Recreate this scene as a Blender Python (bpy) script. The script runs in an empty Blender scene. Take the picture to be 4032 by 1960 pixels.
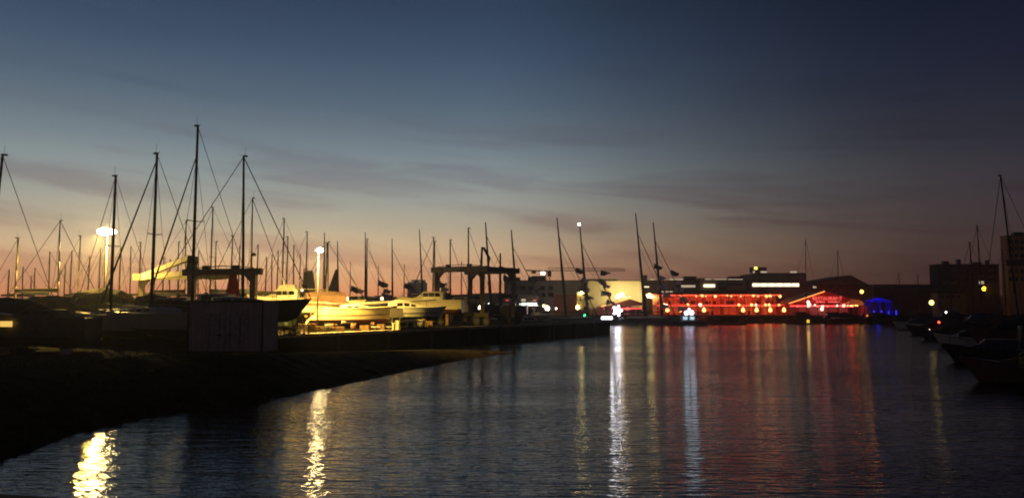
import bpy, math, random
from mathutils import Vector, Matrix

# ------------------------------------------------------------------ camera, world, exposure
scene = bpy.context.scene
col = scene.collection
R = math.radians
FPX = 3104.0            # focal length in pixels of the 4032-wide photograph
PITCH = R(4.05)
CAMZ = 5.0
cam_d = bpy.data.cameras.new('camera')
cam = bpy.data.objects.new('camera', cam_d)
col.objects.link(cam)
cam.location = (0, 0, CAMZ)
cam.rotation_euler = (R(90) + PITCH, 0, 0)
cam_d.sensor_width = 36.0
cam_d.lens = 36.0 * FPX / 4032.0
cam_d.clip_start = 0.1
cam_d.clip_end = 6000
scene.camera = cam

vs = scene.view_settings
vs.view_transform = 'Standard'
vs.look = 'None'
vs.gamma = 1.0
vs.exposure = 0.2
vs.use_curve_mapping = False
cy = scene.cycles
cy.use_denoising = True
cy.sample_clamp_indirect = 4.0
cy.sample_clamp_direct = 0.0
cy.max_bounces = 5
cy.diffuse_bounces = 2
cy.glossy_bounces = 3
cy.transmission_bounces = 3
cy.transparent_max_bounces = 6
cy.caustics_reflective = False
cy.caustics_refractive = False
cy.filter_width = 1.9


def lin(c, k=1.0):
    out = []
    for v in c[:3]:
        v = v / 255.0
        out.append(v / 12.92 if v <= 0.04045 else ((v + 0.055) / 1.055) ** 2.4)
    return (out[0] * k, out[1] * k, out[2] * k, 1.0)


def build_world():
    w = bpy.data.worlds.new('World')
    scene.world = w
    w.use_nodes = True
    nt = w.node_tree
    nt.nodes.clear()
    N, Lk = nt.nodes.new, nt.links.new

    def math_n(op, a, b=None, c=None):
        n = N('ShaderNodeMath'); n.operation = op
        for i, v in enumerate((a, b, c)):
            if v is None: continue
            if isinstance(v, (int, float)): n.inputs[i].default_value = v
            else: Lk(v, n.inputs[i])
        return n.outputs[0]

    def ramp(fac, stops, interp='LINEAR'):
        n = N('ShaderNodeValToRGB'); cr = n.color_ramp; cr.interpolation = interp
        while len(cr.elements) > 1: cr.elements.remove(cr.elements[-1])
        for i, (p, c) in enumerate(stops):
            e = cr.elements[0] if i == 0 else cr.elements.new(p)
            e.position = p; e.color = c
        Lk(fac, n.inputs[0])
        return n.outputs[0]

    tc = N('ShaderNodeTexCoord')
    sp = N('ShaderNodeSeparateXYZ'); Lk(tc.outputs['Generated'], sp.inputs[0])
    x, y, z = sp.outputs
    elev = math_n('MULTIPLY', math_n('ARCSINE', z), 180 / math.pi)       # degrees
    az = math_n('MULTIPLY', math_n('ARCTAN2', x, y), 180 / math.pi)      # 0 = straight ahead, + right
    d = math_n('ABSOLUTE', math_n('SUBTRACT', az, SUN_AZ))
    d = math_n('MINIMUM', d, math_n('SUBTRACT', 360.0, d))
    g = lambda v: (v, v, v, 1)
    wgt = ramp(math_n('DIVIDE', d, 180.0),
               [(0.0, g(1.0)), (18 / 180, g(1.0)), (22 / 180, g(.86)), (29 / 180, g(.54)), (36 / 180, g(.29)), (42 / 180, g(.13)), (48 / 180, g(.05)), (55 / 180, g(.015)), (75 / 180, g(0.0))])
    fe = math_n('DIVIDE', math_n('ADD', elev, 2.0), 92.0)
    P = lambda e: (e + 2.0) / 92.0
    west = ramp(fe, [(P(q[0]), lin(*q[1:])) for q in (
        (-1.5, (90, 50, 34)), (0, (224, 116, 72), 1.4), (.9, (238, 150, 94), 1.6), (1.85, (237, 172, 114), 1.5), (3.7, (215, 182, 138), 1.22), (5.5, (188, 177, 150)),
        (7.3, (156, 159, 150)), (9.2, (133, 145, 146)), (10.9, (112, 127, 135)), (12.7, (95, 110, 122)), (14.5, (78, 96, 113)),
        (17.9, (58, 76, 98)), (21, (46, 62, 82)), (30, (28, 42, 60)), (90, (12, 19, 33)))])
    centre = ramp(fe, [(P(q[0]), lin(*q[1:])) for q in (
        (-1.5, (84, 46, 34)), (0, (205, 108, 76), 1.2), (.9, (220, 138, 94), 1.25), (1.85, (216, 156, 112), 1.2), (3.7, (198, 164, 128), 1.1), (5.5, (174, 160, 138)),
        (7.3, (152, 154, 147)), (9.2, (133, 145, 146)), (10.9, (112, 127, 135)), (12.7, (95, 110, 122)), (14.5, (78, 96, 113)),
        (17.9, (58, 76, 98)), (21, (46, 62, 82)), (30, (28, 42, 60)), (90, (12, 19, 33)))])
    east = ramp(fe, [(P(e), lin(c)) for e, c in (
        (-1.5, (24, 14, 12)), (0, (54, 30, 28)), (1.85, (60, 38, 38)), (3.7, (60, 44, 45)), (5.5, (57, 46, 50)),
        (8.2, (50, 45, 52)), (10, (42, 41, 50)), (12.7, (33, 34, 48)), (15.5, (25, 27, 44)), (21, (13, 18, 34)), (90, (5, 7, 15)))])
    mx = N('ShaderNodeMix'); mx.data_type = 'RGBA'
    wc = N('ShaderNodeMix'); wc.data_type = 'RGBA'
    Lk(ramp(math_n('DIVIDE', d, 180.0), [(8 / 180, g(0)), (26 / 180, g(1))]), wc.inputs[0]); Lk(west, wc.inputs[6]); Lk(centre, wc.inputs[7])
    Lk(wgt, mx.inputs[0]); Lk(east, mx.inputs[6]); Lk(wc.outputs[2], mx.inputs[7])
    sky = mx.outputs[2]
    # thin dusk cloud bands
    cv = N('ShaderNodeCombineXYZ')
    Lk(math_n('MULTIPLY', az, .055), cv.inputs[0])
    Lk(math_n('ADD', math_n('MULTIPLY', elev, .52), math_n('MULTIPLY', az, .045)), cv.inputs[1])
    cv.inputs[2].default_value = 3.7
    nz = N('ShaderNodeTexNoise'); nz.inputs['Scale'].default_value = 1.0
    nz.inputs['Detail'].default_value = 5.0; nz.inputs['Roughness'].default_value = .52
    nz.inputs['Distortion'].default_value = .35
    Lk(cv.outputs[0], nz.inputs['Vector'])
    cm = ramp(nz.outputs[0], [(.45, g(0)), (.64, g(1))], 'EASE')
    em = ramp(fe, [(P(.5), g(.4)), (P(2.5), g(1)), (P(7), g(1)), (P(10), g(.7)), (P(14), g(.3)), (P(25), g(0))])
    cf = math_n('MULTIPLY', math_n('MULTIPLY', cm, em), .6)
    hsv = N('ShaderNodeMix'); hsv.data_type = 'RGBA'; hsv.blend_type = 'MULTIPLY'
    Lk(cf, hsv.inputs[0]); Lk(sky, hsv.inputs[6]); hsv.inputs[7].default_value = (.62, .46, .54, 1)
    sky = hsv.outputs[2]
    # the physical sky after sunset adds the last faint share
    ns = N('ShaderNodeTexSky'); ns.sky_type = 'NISHITA'; ns.sun_disc = False
    ns.sun_elevation = R(-4.0); ns.sun_rotation = R(SUN_AZ)
    sc = N('ShaderNodeVectorMath'); sc.operation = 'SCALE'; sc.inputs['Scale'].default_value = .008
    Lk(ns.outputs[0], sc.inputs[0])
    ad = N('ShaderNodeVectorMath'); ad.operation = 'ADD'
    Lk(sky, ad.inputs[0]); Lk(sc.outputs[0], ad.inputs[1])
    bg = N('ShaderNodeBackground'); bg.inputs['Strength'].default_value = 1.0
    Lk(ad.outputs[0], bg.inputs['Color'])
    out = N('ShaderNodeOutputWorld'); Lk(bg.outputs[0], out.inputs['Surface'])


SUN_AZ = -20.0     # the sun has set behind the masts, left of centre
build_world()
random.seed(7)

# ------------------------------------------------------------------ photograph pixel -> world
_f = Vector((0, math.cos(PITCH), math.sin(PITCH)))
_u = Vector((0, -math.sin(PITCH), math.cos(PITCH)))


def ray(px, py):
    return Vector((1, 0, 0)) * ((px - 2016) / FPX) + _u * ((980 - py) / FPX) + _f


def at(px, py, Y):
    d = ray(px, py)
    return Vector((0, 0, CAMZ)) + d * (Y / d.y)


def gnd(px, py, z=0.0):
    d = ray(px, py)
    return Vector((0, 0, CAMZ)) + d * ((z - CAMZ) / d.z)


# ------------------------------------------------------------------ materials
MATS = {}


def M(name, rgb, rough=.6, metal=0.0, vary=.25, scale=3.0, emit=None, strength=0.0, bump=0.0, translucent=0.0, stretch=(1, 1, 1), spec=.5):
    if name in MATS: return MATS[name]
    m = bpy.data.materials.new(name)
    m.use_nodes = True
    nt = m.node_tree
    b = nt.nodes['Principled BSDF']
    b.inputs['Roughness'].default_value = rough
    b.inputs['Metallic'].default_value = metal
    b.inputs['Specular IOR Level'].default_value = spec
    tc = nt.nodes.new('ShaderNodeTexCoord')
    mp = nt.nodes.new('ShaderNodeMapping')
    mp.inputs['Scale'].default_value = stretch
    nt.links.new(tc.outputs['Object'], mp.inputs[0])
    nz = nt.nodes.new('ShaderNodeTexNoise')
    nz.inputs['Scale'].default_value = scale
    nz.inputs['Detail'].default_value = 4
    nt.links.new(mp.outputs[0], nz.inputs['Vector'])
    cr = nt.nodes.new('ShaderNodeValToRGB')
    cr.color_ramp.elements[0].position = .3
    cr.color_ramp.elements[1].position = .7
    cr.color_ramp.elements[0].color = tuple(c * (1 - vary) for c in rgb) + (1,)
    cr.color_ramp.elements[1].color = tuple(min(1, c * (1 + vary * .6)) for c in rgb) + (1,)
    nt.links.new(nz.outputs[0], cr.inputs[0])
    nt.links.new(cr.outputs[0], b.inputs['Base Color'])
    if bump:
        bp = nt.nodes.new('ShaderNodeBump')
        bp.inputs['Distance'].default_value = bump
        nt.links.new(nz.outputs[0], bp.inputs['Height'])
        nt.links.new(bp.outputs[0], b.inputs['Normal'])
    if emit:
        b.inputs['Emission Color'].default_value = tuple(emit) + (1,)
        b.inputs['Emission Strength'].default_value = strength
    if translucent:
        tr = nt.nodes.new('ShaderNodeBsdfTranslucent')
        nt.links.new(cr.outputs[0], tr.inputs['Color'])
        ms = nt.nodes.new('ShaderNodeMixShader')
        ms.inputs[0].default_value = translucent
        out = nt.nodes['Material Output']
        nt.links.new(b.outputs[0], ms.inputs[1]); nt.links.new(tr.outputs[0], ms.inputs[2])
        nt.links.new(ms.outputs[0], out.inputs['Surface'])
    MATS[name] = m
    return m


def emitter(name, rgb, strength):
    return M(name, (.6, .6, .6), .4, emit=rgb, strength=strength, vary=.05)


# ------------------------------------------------------------------ mesh helpers
class MB:
    def __init__(s): s.v = []; s.f = []

    def add(s, vs, fs):
        o = len(s.v); s.v += [tuple(v) for v in vs]; s.f += [tuple(i + o for i in f) for f in fs]; return s

    def box(s, c, d, rz=0.0, ry=0.0, rx=0.0):
        hx, hy, hz = d[0] / 2, d[1] / 2, d[2] / 2
        m = Matrix.Rotation(rz, 3, 'Z') @ Matrix.Rotation(ry, 3, 'Y') @ Matrix.Rotation(rx, 3, 'X')
        vs = [m @ Vector((a * hx, b * hy, e * hz)) + Vector(c) for a in (-1, 1) for b in (-1, 1) for e in (-1, 1)]
        return s.add(vs, [(0, 1, 3, 2), (4, 6, 7, 5), (0, 4, 5, 1), (2, 3, 7, 6), (0, 2, 6, 4), (1, 5, 7, 3)])

    def tube(s, p0, p1, r0, r1=None, n=8, flat=1.0):
        p0, p1 = Vector(p0), Vector(p1); r1 = r0 if r1 is None else r1
        ax = (p1 - p0).normalized()
        a = ax.cross(Vector((0, 0, 1)) if abs(ax.z) < .9 else Vector((0, 1, 0))).normalized(); b = ax.cross(a)
        vs = []
        for p, r in ((p0, r0), (p1, r1)):
            for i in range(n):
                t = 2 * math.pi * i / n
                vs.append(p + a * (r * math.cos(t)) + b * (r * flat * math.sin(t)))
        fs = [(i, (i + 1) % n, n + (i + 1) % n, n + i) for i in range(n)] + [tuple(range(n - 1, -1, -1)), tuple(range(n, 2 * n))]
        return s.add(vs, fs)

    def path(s, pts, r, n=6):
        for a, b in zip(pts[:-1], pts[1:]): s.tube(a, b, r, r, n)
        return s

    def beam(s, p0, p1, w, h):
        p0, p1 = Vector(p0), Vector(p1); ax = (p1 - p0).normalized()
        side = ax.cross(Vector((0, 0, 1)))
        side = side.normalized() if side.length > .01 else Vector((1, 0, 0))
        up = side.cross(ax).normalized()
        vs = [p + side * (a * w / 2) + up * (b * h / 2) for p in (p0, p1) for a, b in ((-1, -1), (1, -1), (1, 1), (-1, 1))]
        return s.add(vs, [(3, 2, 1, 0), (4, 5, 6, 7), (0, 1, 5, 4), (1, 2, 6, 5), (2, 3, 7, 6), (3, 0, 4, 7)])

    def loft(s, rings, cap=True, closed=True):
        n = len(rings[0]); vs = [p for r in rings for p in r]; fs = []
        for k in range(len(rings) - 1):
            for i in range(n if closed else n - 1):
                j = (i + 1) % n
                fs.append((k * n + i, k * n + j, (k + 1) * n + j, (k + 1) * n + i))
        if cap: fs += [tuple(range(n - 1, -1, -1)), tuple(range((len(rings) - 1) * n, len(rings) * n))]
        return s.add(vs, fs)

    def ball(s, c, r, nu=12, nv=8, sz=1.0):
        rings = []
        for k in range(nv + 1):
            t = math.pi * k / nv; q = max(.001, math.sin(t)) * r
            rings.append([(c[0] + q * math.cos(2 * math.pi * i / nu), c[1] + q * math.sin(2 * math.pi * i / nu), c[2] - r * sz * math.cos(t)) for i in range(nu)])
        return s.loft(rings)

    def prism(s, poly, z0, z1):
        n = len(poly)
        vs = [(p[0], p[1], z0) for p in poly] + [(p[0], p[1], z1) for p in poly]
        return s.add(vs, [tuple(range(n - 1, -1, -1)), tuple(range(n, 2 * n))] + [(i, (i + 1) % n, n + (i + 1) % n, n + i) for i in range(n)])

    def build(s, name, m, parent=None, smooth=False, loc=None):
        me = bpy.data.meshes.new(name)
        me.from_pydata(s.v, [], s.f); me.validate(); me.update()
        if smooth:
            for p in me.polygons: p.use_smooth = len(p.vertices) == 4
        me.materials.append(m)
        o = bpy.data.objects.new(name, me); col.objects.link(o)
        if parent is not None: o.parent = parent
        if loc is not None: o.location = loc
        return o


def tag(o, label, cat, group=None):
    o['label'] = label; o['category'] = cat
    if group: o['group'] = group
    return o


def thing(name, label, cat, loc=(0, 0, 0), rz=0.0, group=None):
    o = bpy.data.objects.new(name, None); col.objects.link(o)
    o.empty_display_size = .3
    o.location = loc; o.rotation_euler = (0, 0, rz)
    return tag(o, label, cat, group)


def struct(o, kind='structure'):
    o['kind'] = kind; return o


def text_mesh(body, size, name, m, parent, mat4, extrude=.02):
    cu = bpy.data.curves.new(name, 'FONT'); cu.body = body; cu.size = size; cu.extrude = extrude
    cu.align_x = 'CENTER'; cu.align_y = 'CENTER'; cu.resolution_u = 2
    t = bpy.data.objects.new(name + '_curve', cu); col.objects.link(t)
    dg = bpy.context.evaluated_depsgraph_get()
    me = bpy.data.meshes.new_from_object(t.evaluated_get(dg))
    bpy.data.objects.remove(t); bpy.data.curves.remove(cu)
    me.name = name; me.materials.clear(); me.materials.append(m)
    o = bpy.data.objects.new(name, me); col.objects.link(o)
    o.parent = parent; o.matrix_local = mat4
    return o


# base materials
m_alu = M('mast_alloy', (.07, .06, .055), .6, .2)
m_carbon = M('mast_carbon', (.02, .02, .022), .4)
m_wire = M('rigging_wire', (.06, .06, .06), .5, .5)
m_gel = M('white_gelcoat', (.72, .70, .66), .28, vary=.08)
m_cream = M('cream_gelcoat', (.66, .58, .42), .3, vary=.1)
m_deck = M('deck_grey_white', (.62, .60, .56), .6, vary=.12)
m_navy = M('navy_hull', (.03, .04, .08), .3)
m_blackhull = M('black_hull', (.022, .02, .026), .35)
m_antifoul = M('antifouling_dark_green', (.03, .05, .04), .8, vary=.4)
m_antired = M('antifouling_brown_red', (.09, .03, .02), .8, vary=.4)
m_glass = M('dark_cabin_glass', (.01, .012, .014), .08)
m_canvas = M('brown_canvas', (.13, .07, .055), .9, vary=.35, bump=.02)
m_canvas_blue = M('blue_canvas', (.04, .05, .09), .9, vary=.3, bump=.02)
m_canvas_green = M('yellow_green_canvas', (.55, .56, .15), .85, vary=.25, translucent=.5)
m_canvas_red = M('red_canvas', (.45, .05, .03), .85, vary=.3, bump=.02)
m_canvas_dark = M('charcoal_canvas', (.035, .032, .036), .9, vary=.3, bump=.02)
m_sail = M('furled_sailcloth', (.10, .09, .09), .9, vary=.3)
m_steel = M('galvanised_steel', (.30, .29, .27), .5, .5)
m_steel_dark = M('painted_steel_dark', (.045, .038, .033), .55, .1, vary=.35)
m_steel_lift = M('lift_paint', (.13, .11, .085), .5, .1, vary=.35, scale=1.5)
m_tyre = M('tyre_rubber', (.02, .02, .02), .85)
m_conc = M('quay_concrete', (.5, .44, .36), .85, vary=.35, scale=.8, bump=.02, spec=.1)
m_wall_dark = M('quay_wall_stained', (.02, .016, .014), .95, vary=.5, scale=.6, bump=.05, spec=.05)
m_asph = M('yard_asphalt', (.05, .042, .036), .95, vary=.35, scale=.7, bump=.02, spec=.05)
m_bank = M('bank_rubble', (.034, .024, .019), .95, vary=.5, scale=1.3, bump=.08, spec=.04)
m_wood = M('old_timber', (.20, .11, .05), .8, vary=.4, scale=2.0, stretch=(1, 8, 1))
m_pole = M('lamp_pole_grey', (.09, .085, .075), .5, .2, vary=.1)
m_flag = M('pennant_cloth', (.10, .08, .12), .9, vary=.3, translucent=.3)
m_flag_lit = M('floodlit_pennant_cloth', (.66, .56, .68), .9, vary=.2, translucent=.4)  # violet floodlight on the lower flags put into the cloth colour

YZ = 2.2          # height of the boat yard above the water


# ------------------------------------------------------------------ water and land
def water_material():
    m = bpy.data.materials.new('harbour_water'); m.use_nodes = True
    nt = m.node_tree; b = nt.nodes['Principled BSDF']
    b.inputs['Base Color'].default_value = (.006, .009, .012, 1)
    b.inputs['Roughness'].default_value = .02
    b.inputs['IOR'].default_value = 1.55
    tc = nt.nodes.new('ShaderNodeTexCoord')

    def wave(scale, sc, detail, seed):
        mp = nt.nodes.new('ShaderNodeMapping'); mp.inputs['Scale'].default_value = scale
        mp.inputs['Location'].default_value = (seed, seed * 2.3, 0); mp.inputs['Rotation'].default_value = (0, 0, R(5))
        nt.links.new(tc.outputs['Object'], mp.inputs[0])
        n = nt.nodes.new('ShaderNodeTexNoise'); n.inputs['Scale'].default_value = sc
        n.inputs['Detail'].default_value = detail; n.inputs['Roughness'].default_value = .5
        nt.links.new(mp.outputs[0], n.inputs['Vector'])
        return n.outputs[0]

    def bump(h, dist, prev=None):
        bp = nt.nodes.new('ShaderNodeBump'); bp.inputs['Strength'].default_value = 1.0
        bp.inputs['Distance'].default_value = dist
        nt.links.new(h, bp.inputs['Height'])
        if prev: nt.links.new(prev, bp.inputs['Normal'])
        return bp.outputs[0]
    # patches of breeze: the ripples are stronger in some places than in others
    gust = nt.nodes.new('ShaderNodeMapRange')
    nt.links.new(wave((.6, 1.6, 1), .055, 2, 5), gust.inputs['Value'])
    gust.inputs['From Min'].default_value = .32; gust.inputs['From Max'].default_value = .68
    gust.inputs['To Min'].default_value = .45; gust.inputs['To Max'].default_value = 1.25
    rip = nt.nodes.new('ShaderNodeMath'); rip.operation = 'MULTIPLY'
    nt.links.new(wave((.36, 1.3, 1), 3.2, 3, 1), rip.inputs[0]); nt.links.new(gust.outputs[0], rip.inputs[1])
    b1 = bump(rip.outputs[0], .052)
    b2 = bump(wave((.3, 1.1, 1), .8, 2, 9), .062, b1)
    nt.links.new(b2, b.inputs['Normal'])
    return m


W = MB(); W.add([(-900, -40, 0), (900, -40, 0), (900, 1500, 0), (-900, 1500, 0)], [(0, 1, 2, 3)])
struct(W.build('water', water_material()))


def land(name, edge, back, ztops, m, width=2.5, m_slope=None, step=None):
    """a terrace with a sloping embankment: edge = waterline points, ztops = crest height at each"""


def poly_slab(name, pts, z, depth, m):
    mb = MB(); mb.prism(pts, z - depth, z)
    return struct(mb.build(name, m))


# --- foreground bank (left): waterline traced along the real shore, crest behind it, tapering into a slipway
shore = [(-420, 2050, 2.2), (-180, 1905, 2.2), (0, 1812, 2.2), (180, 1752, 2.2), (330, 1700, 2.2), (520, 1655, 2.2), (740, 1622, 2.2), (980, 1588, 2.2), (1180, 1552, 2.0),
         (1360, 1515, 1.75), (1560, 1470, 1.4), (1740, 1432, 1.0), (1900, 1405, .6), (1985, 1393, .3), (2050, 1388, .06)]
bank = MB(); rows = []
rnd = random.Random(3)
for i, (px, py, zt) in enumerate(shore):
    p = gnd(px, py, 0.0)
    q0 = gnd(*shore[max(0, i - 1)][:2], 0.0); q1 = gnd(*shore[min(len(shore) - 1, i + 1)][:2], 0.0)
    t = (q1 - q0).normalized(); nrm = Vector((-t.y, t.x, 0))
    ring = []
    for k, (dist, zf) in enumerate(((-1.0, -.35), (0, 0.0), (1.3, .18), (3.2, .44), (5.6, .78), (7.6, 1.0), (12.0, 1.0))):
        if zt < 2.1: dist *= .25 + .75 * zt / 2.2
        z = zf * zt if zf >= 0 else -.6
        ring.append(p + nrm * dist + Vector((rnd.uniform(-.12, .12), rnd.uniform(-.12, .12), z + (rnd.uniform(-.08, .08) if 1 < k < 5 else 0))))
    rows.append(ring)
# subdivide along the shore so the bank has a broken edge
fine = []
for a, b in zip(rows[:-1], rows[1:]):
    n = 10
    for j in range(n):
        t = j / n
        fine.append([pa.lerp(pb, t) + (Vector((rnd.uniform(-.1, .1), rnd.uniform(-.14, .14), rnd.uniform(-.07, .07))) if 0 < k < 5 else Vector((0, 0, 0)))
                     for k, (pa, pb) in enumerate(zip(a, b))])
fine.append(rows[-1])
bank.loft(fine, cap=False, closed=False)
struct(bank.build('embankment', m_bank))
# rubble stones along the waterline, one mesh of uncountable stones
st = MB()
for r in fine:
    for k in range(5 if r[4].z > 1.55 else 0):
        t = rnd.random(); c = r[1].lerp(r[4], t) + Vector((rnd.uniform(-.2, .2), rnd.uniform(-.2, .2), .02)); s = rnd.uniform(.12, .34)
        if r[4].z < .8: s *= .4
        st.box(c, (s * rnd.uniform(.8, 1.6), s, s * rnd.uniform(.5, .9)), rnd.uniform(0, 3), rnd.uniform(-.4, .4), rnd.uniform(-.4, .4))
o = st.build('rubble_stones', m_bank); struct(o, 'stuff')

# --- boat yard: flat ground behind the bank, quay wall on its right side (line from (-21,75) to (17,141))
def wallpt(D): return Vector((-7.2 + (D - 99) / 1.73, D, 0))
inner = [r[5] for r in rows]
yard_front = [(p.x, p.y) for p in inner[:8]]
yard = MB()
poly = yard_front + [(wallpt(72).x, 72), (wallpt(99).x, 99), (wallpt(120).x, 120), (wallpt(141).x, 141),
                     (12.5, 147), (-10, 150), (-40, 168), (-80, 205), (-140, 240), (-420, 240), (-420, 40), (-60, 10)]
yard.prism(poly, -1.0, YZ - .02)
struct(yard.build('yard_ground', m_asph))
# slipway apron between the bank and the quay wall
slip = MB(); sl = []
end0 = Vector((inner[7].x, inner[7].y, 0))
for r, t_, zb_ in zip(rows[7:], (0, .16, .34, .52, .7, .84, .93, 1.0), (2.16, 1.75, 1.1, .4, -.25, -.5, -.6, -.7)):
    tg = end0.lerp(wallpt(72), min(1, t_ / .45)) if t_ < .45 else wallpt(72 + (t_ - .45) / .55 * 20)
    tg = Vector((tg.x - .15, tg.y, zb_))
    sl.append([r[5] + Vector((0, 0, -.01)), (r[6] + Vector((0, 0, -.02 - .05 * t_))).lerp(tg, .05 if t_ else .4), r[6].lerp(tg, .5), tg])
slip.loft(sl, cap=False, closed=False)
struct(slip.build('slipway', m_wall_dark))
# quay coping along the boat-lift dock: separate concrete blocks
qw = thing('quay_wall', 'stained quay wall with pale concrete coping under the boat lift', 'quay wall', (0, 0, 0))
wa, wb = wallpt(72), wallpt(141.3)
dirw = (wb - wa).normalized(); nw = Vector((dirw.y, -dirw.x, 0)); Lw = (wb - wa).length
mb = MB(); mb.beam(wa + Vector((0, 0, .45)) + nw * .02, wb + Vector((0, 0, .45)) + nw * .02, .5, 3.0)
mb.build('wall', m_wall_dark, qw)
nblk = 24
for i in range(nblk):
    a = wa + dirw * (Lw * i / nblk + .02); b = wa + dirw * (Lw * (i + 1) / nblk - .02)
    mb = MB(); mb.beam(a + Vector((0, 0, 2.08)), b + Vector((0, 0, 2.08)), .9, .3)
    mb.build('coping_block', m_conc, qw)
for i in range(9):
    a = wa + dirw * (Lw * (.12 + i * .1)) + nw * .42
    mb = MB(); mb.box((a.x, a.y, 1.0), (.35, .35, 2.0), math.atan2(dirw.y, dirw.x)); mb.build('fender_pile', m_canvas_dark, qw)
# end of the pier: pale board
c = at(1958, 1322, 108); mb = MB(); mb.box(c, (1.6, .12, 1.0), math.atan2(dirw.y, dirw.x)); mb.build('notice_panel', m_steel, qw)

# --- far shore, right shore
poly_slab('far_quay_ground', [(30, 223), (108, 223), (140, 260), (900, 260), (900, 1400), (-900, 1400), (-900, 243), (-140, 243), (-60, 236), (-20, 226)], 1.9, 3.0, m_asph)
right_line = [gnd(4032 + 420, 1800, 0), gnd(4250, 1670, 0), gnd(4130, 1560, 0), gnd(4000, 1475, 0), gnd(3840, 1385, 0), gnd(3690, 1325, 0), gnd(3560, 1287, 0)]
rp = [(p.x + 9, p.y) for p in right_line]
poly_slab('right_shore_ground', rp + [(118, 222.5), (700, 222.5), (700, 0), (60, 0)], 1.6, 2.4, m_asph)
# far tree-covered rise along the horizon
hl = MB(); top = []
rnd = random.Random(11)
n = 420
for i in range(n + 1):
    X = -620 + 1500 * i / n
    h = 13.5 + 2.2 * math.sin(X * .011) + 1.2 * math.sin(X * .045 + 1) + rnd.uniform(-.9, .9)
    if X < -190: h -= min(5, (-190 - X) * .05)
    top.append((X, 700 + rnd.uniform(-3, 3), h))
hl.loft([[(p[0], p[1] - 12, 1.0), (p[0], p[1] - 6, p[2] * .75), p, (p[0], p[1] + 20, p[2] * .6)] for p in top], cap=False, closed=False)
struct(hl.build('hills', M('far_tree_mass', (.045, .04, .04), .95, vary=.5, scale=.2)))

# --- the quay the photographer stands on: timber edge in the lower left corner
qe = thing('timber_walkway', 'brown timber walkway edge in the lower left corner', 'walkway', (0, 0, 0))
p0, p1 = gnd(-900, 1890, 3.4), gnd(330, 1962, 3.4)
dd = (p1 - p0).normalized(); nn = Vector((dd.y, -dd.x, 0))
for k in range(7):
    off = nn * (.13 + k * .27)
    mb = MB(); mb.beam(p0 - dd * 1 + off + Vector((0, 0, -.05)), p1 + dd * 14 + off + Vector((0, 0, -.05)), .25, .10); mb.build('plank', m_wood, qe)
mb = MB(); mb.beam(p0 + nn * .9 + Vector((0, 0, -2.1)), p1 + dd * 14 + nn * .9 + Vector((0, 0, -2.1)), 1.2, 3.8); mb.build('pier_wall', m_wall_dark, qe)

# ------------------------------------------------------------------ boats
def hull_rings(L, B, D, F, stern=.8, bow_rake=.18, sheer=.25, n=14, scoop=0.0):
    """x from stern (-L/2) to bow (+L/2); z = 0 at the waterline, sheer line at about F, bottom at -D"""
    rings = []
    for i in range(n + 1):
        t = i / n
        if t < .45: b = stern + (1 - stern) * math.sin(t / .45 * math.pi / 2)
        else: b = max(.012, (1 - ((t - .45) / .55) ** 2.1) ** .85)
        hb = B / 2 * b
        zs = F * (1 + sheer * max(0, t - .3) ** 2 * 2 + .06 * (1 - t))
        kd = D * (.35 + .65 * math.sin(min(1, t * 1.25 + .18) * math.pi * .86)) if t < .98 else D * .05
        ring = []
        for a, zf in ((1.0, 1.0), (.985, .55), (.95, .12), (.80, -.35), (.45, -.8), (0, -1.0)):
            z = zs * zf if zf > 0 else kd * zf
            xx = -L / 2 + t * L * (1 - bow_rake * .5) + bow_rake * L * .5 * t ** 3 * max(0, min(1, (z + kd) / (zs + kd)))
            xx += scoop * max(0, z) / F * (1 - t) ** 5
            ring.append((xx, hb * (a if zf > 0 else a * (1 - .25 * t)), z))
        full = ring + [(p[0], -p[1], p[2]) for p in ring[-2::-1]]
        rings.append(full)
    return rings


def boat_body(root, L, B, D, F, hm, um=None, dm=None, stripe=None, **kw):
    rg = hull_rings(L, B, D, F, **kw)
    n = len(rg[0])
    top = MB(); bot = MB()
    # topsides (upper three points on either side) and underbody are two parts
    for side in (slice(0, 3), slice(n - 3, n)):
        top.loft([r[side] for r in rg], cap=False, closed=False)
    tr = rg[0]; top.add(tr, [tuple(range(n))])
    bot.loft([r[2:n - 2] for r in rg], cap=False, closed=False)
    top.build('hull', hm, root, True)
    bot.build('underbody', um or m_antifoul, root, True)
    dk = MB(); dk.loft([[(r[0][0], r[0][1] * .97, r[0][2] + .0), (r[0][0], 0, r[0][2] + .06), (r[0][0], -r[0][1] * .97, r[0][2])] for r in rg], cap=False, closed=False)
    dk.build('deck', dm or m_deck, root)
    rl = MB()
    for sgn in (1, -1): rl.path([(r[0][0], sgn * r[0][1], r[0][2] + .03) for r in rg], .045, 5)
    rl.build('toe_rail', stripe or hm, root)
    return rg


def hull_stripe(root, L, B, D, F, z0, z1, m, **kw):
    rg = hull_rings(L, B, D, F, **kw); n = len(rg[0])
    for side in (0, n - 1):
        mid = 1 if side == 0 else n - 2; low = 2 if side == 0 else n - 3
        rows_ = []
        for r in rg[:-1]:
            a_, b_ = Vector(r[mid]), Vector(r[low]); s_ = 1 if side == 0 else -1
            rows_.append([tuple(a_.lerp(b_, z0) + Vector((0, .012 * s_, 0))), tuple(a_.lerp(b_, z1) + Vector((0, .012 * s_, 0)))])
        MB().loft(rows_, cap=False, closed=False).build('hull_stripe', m, root)


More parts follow.
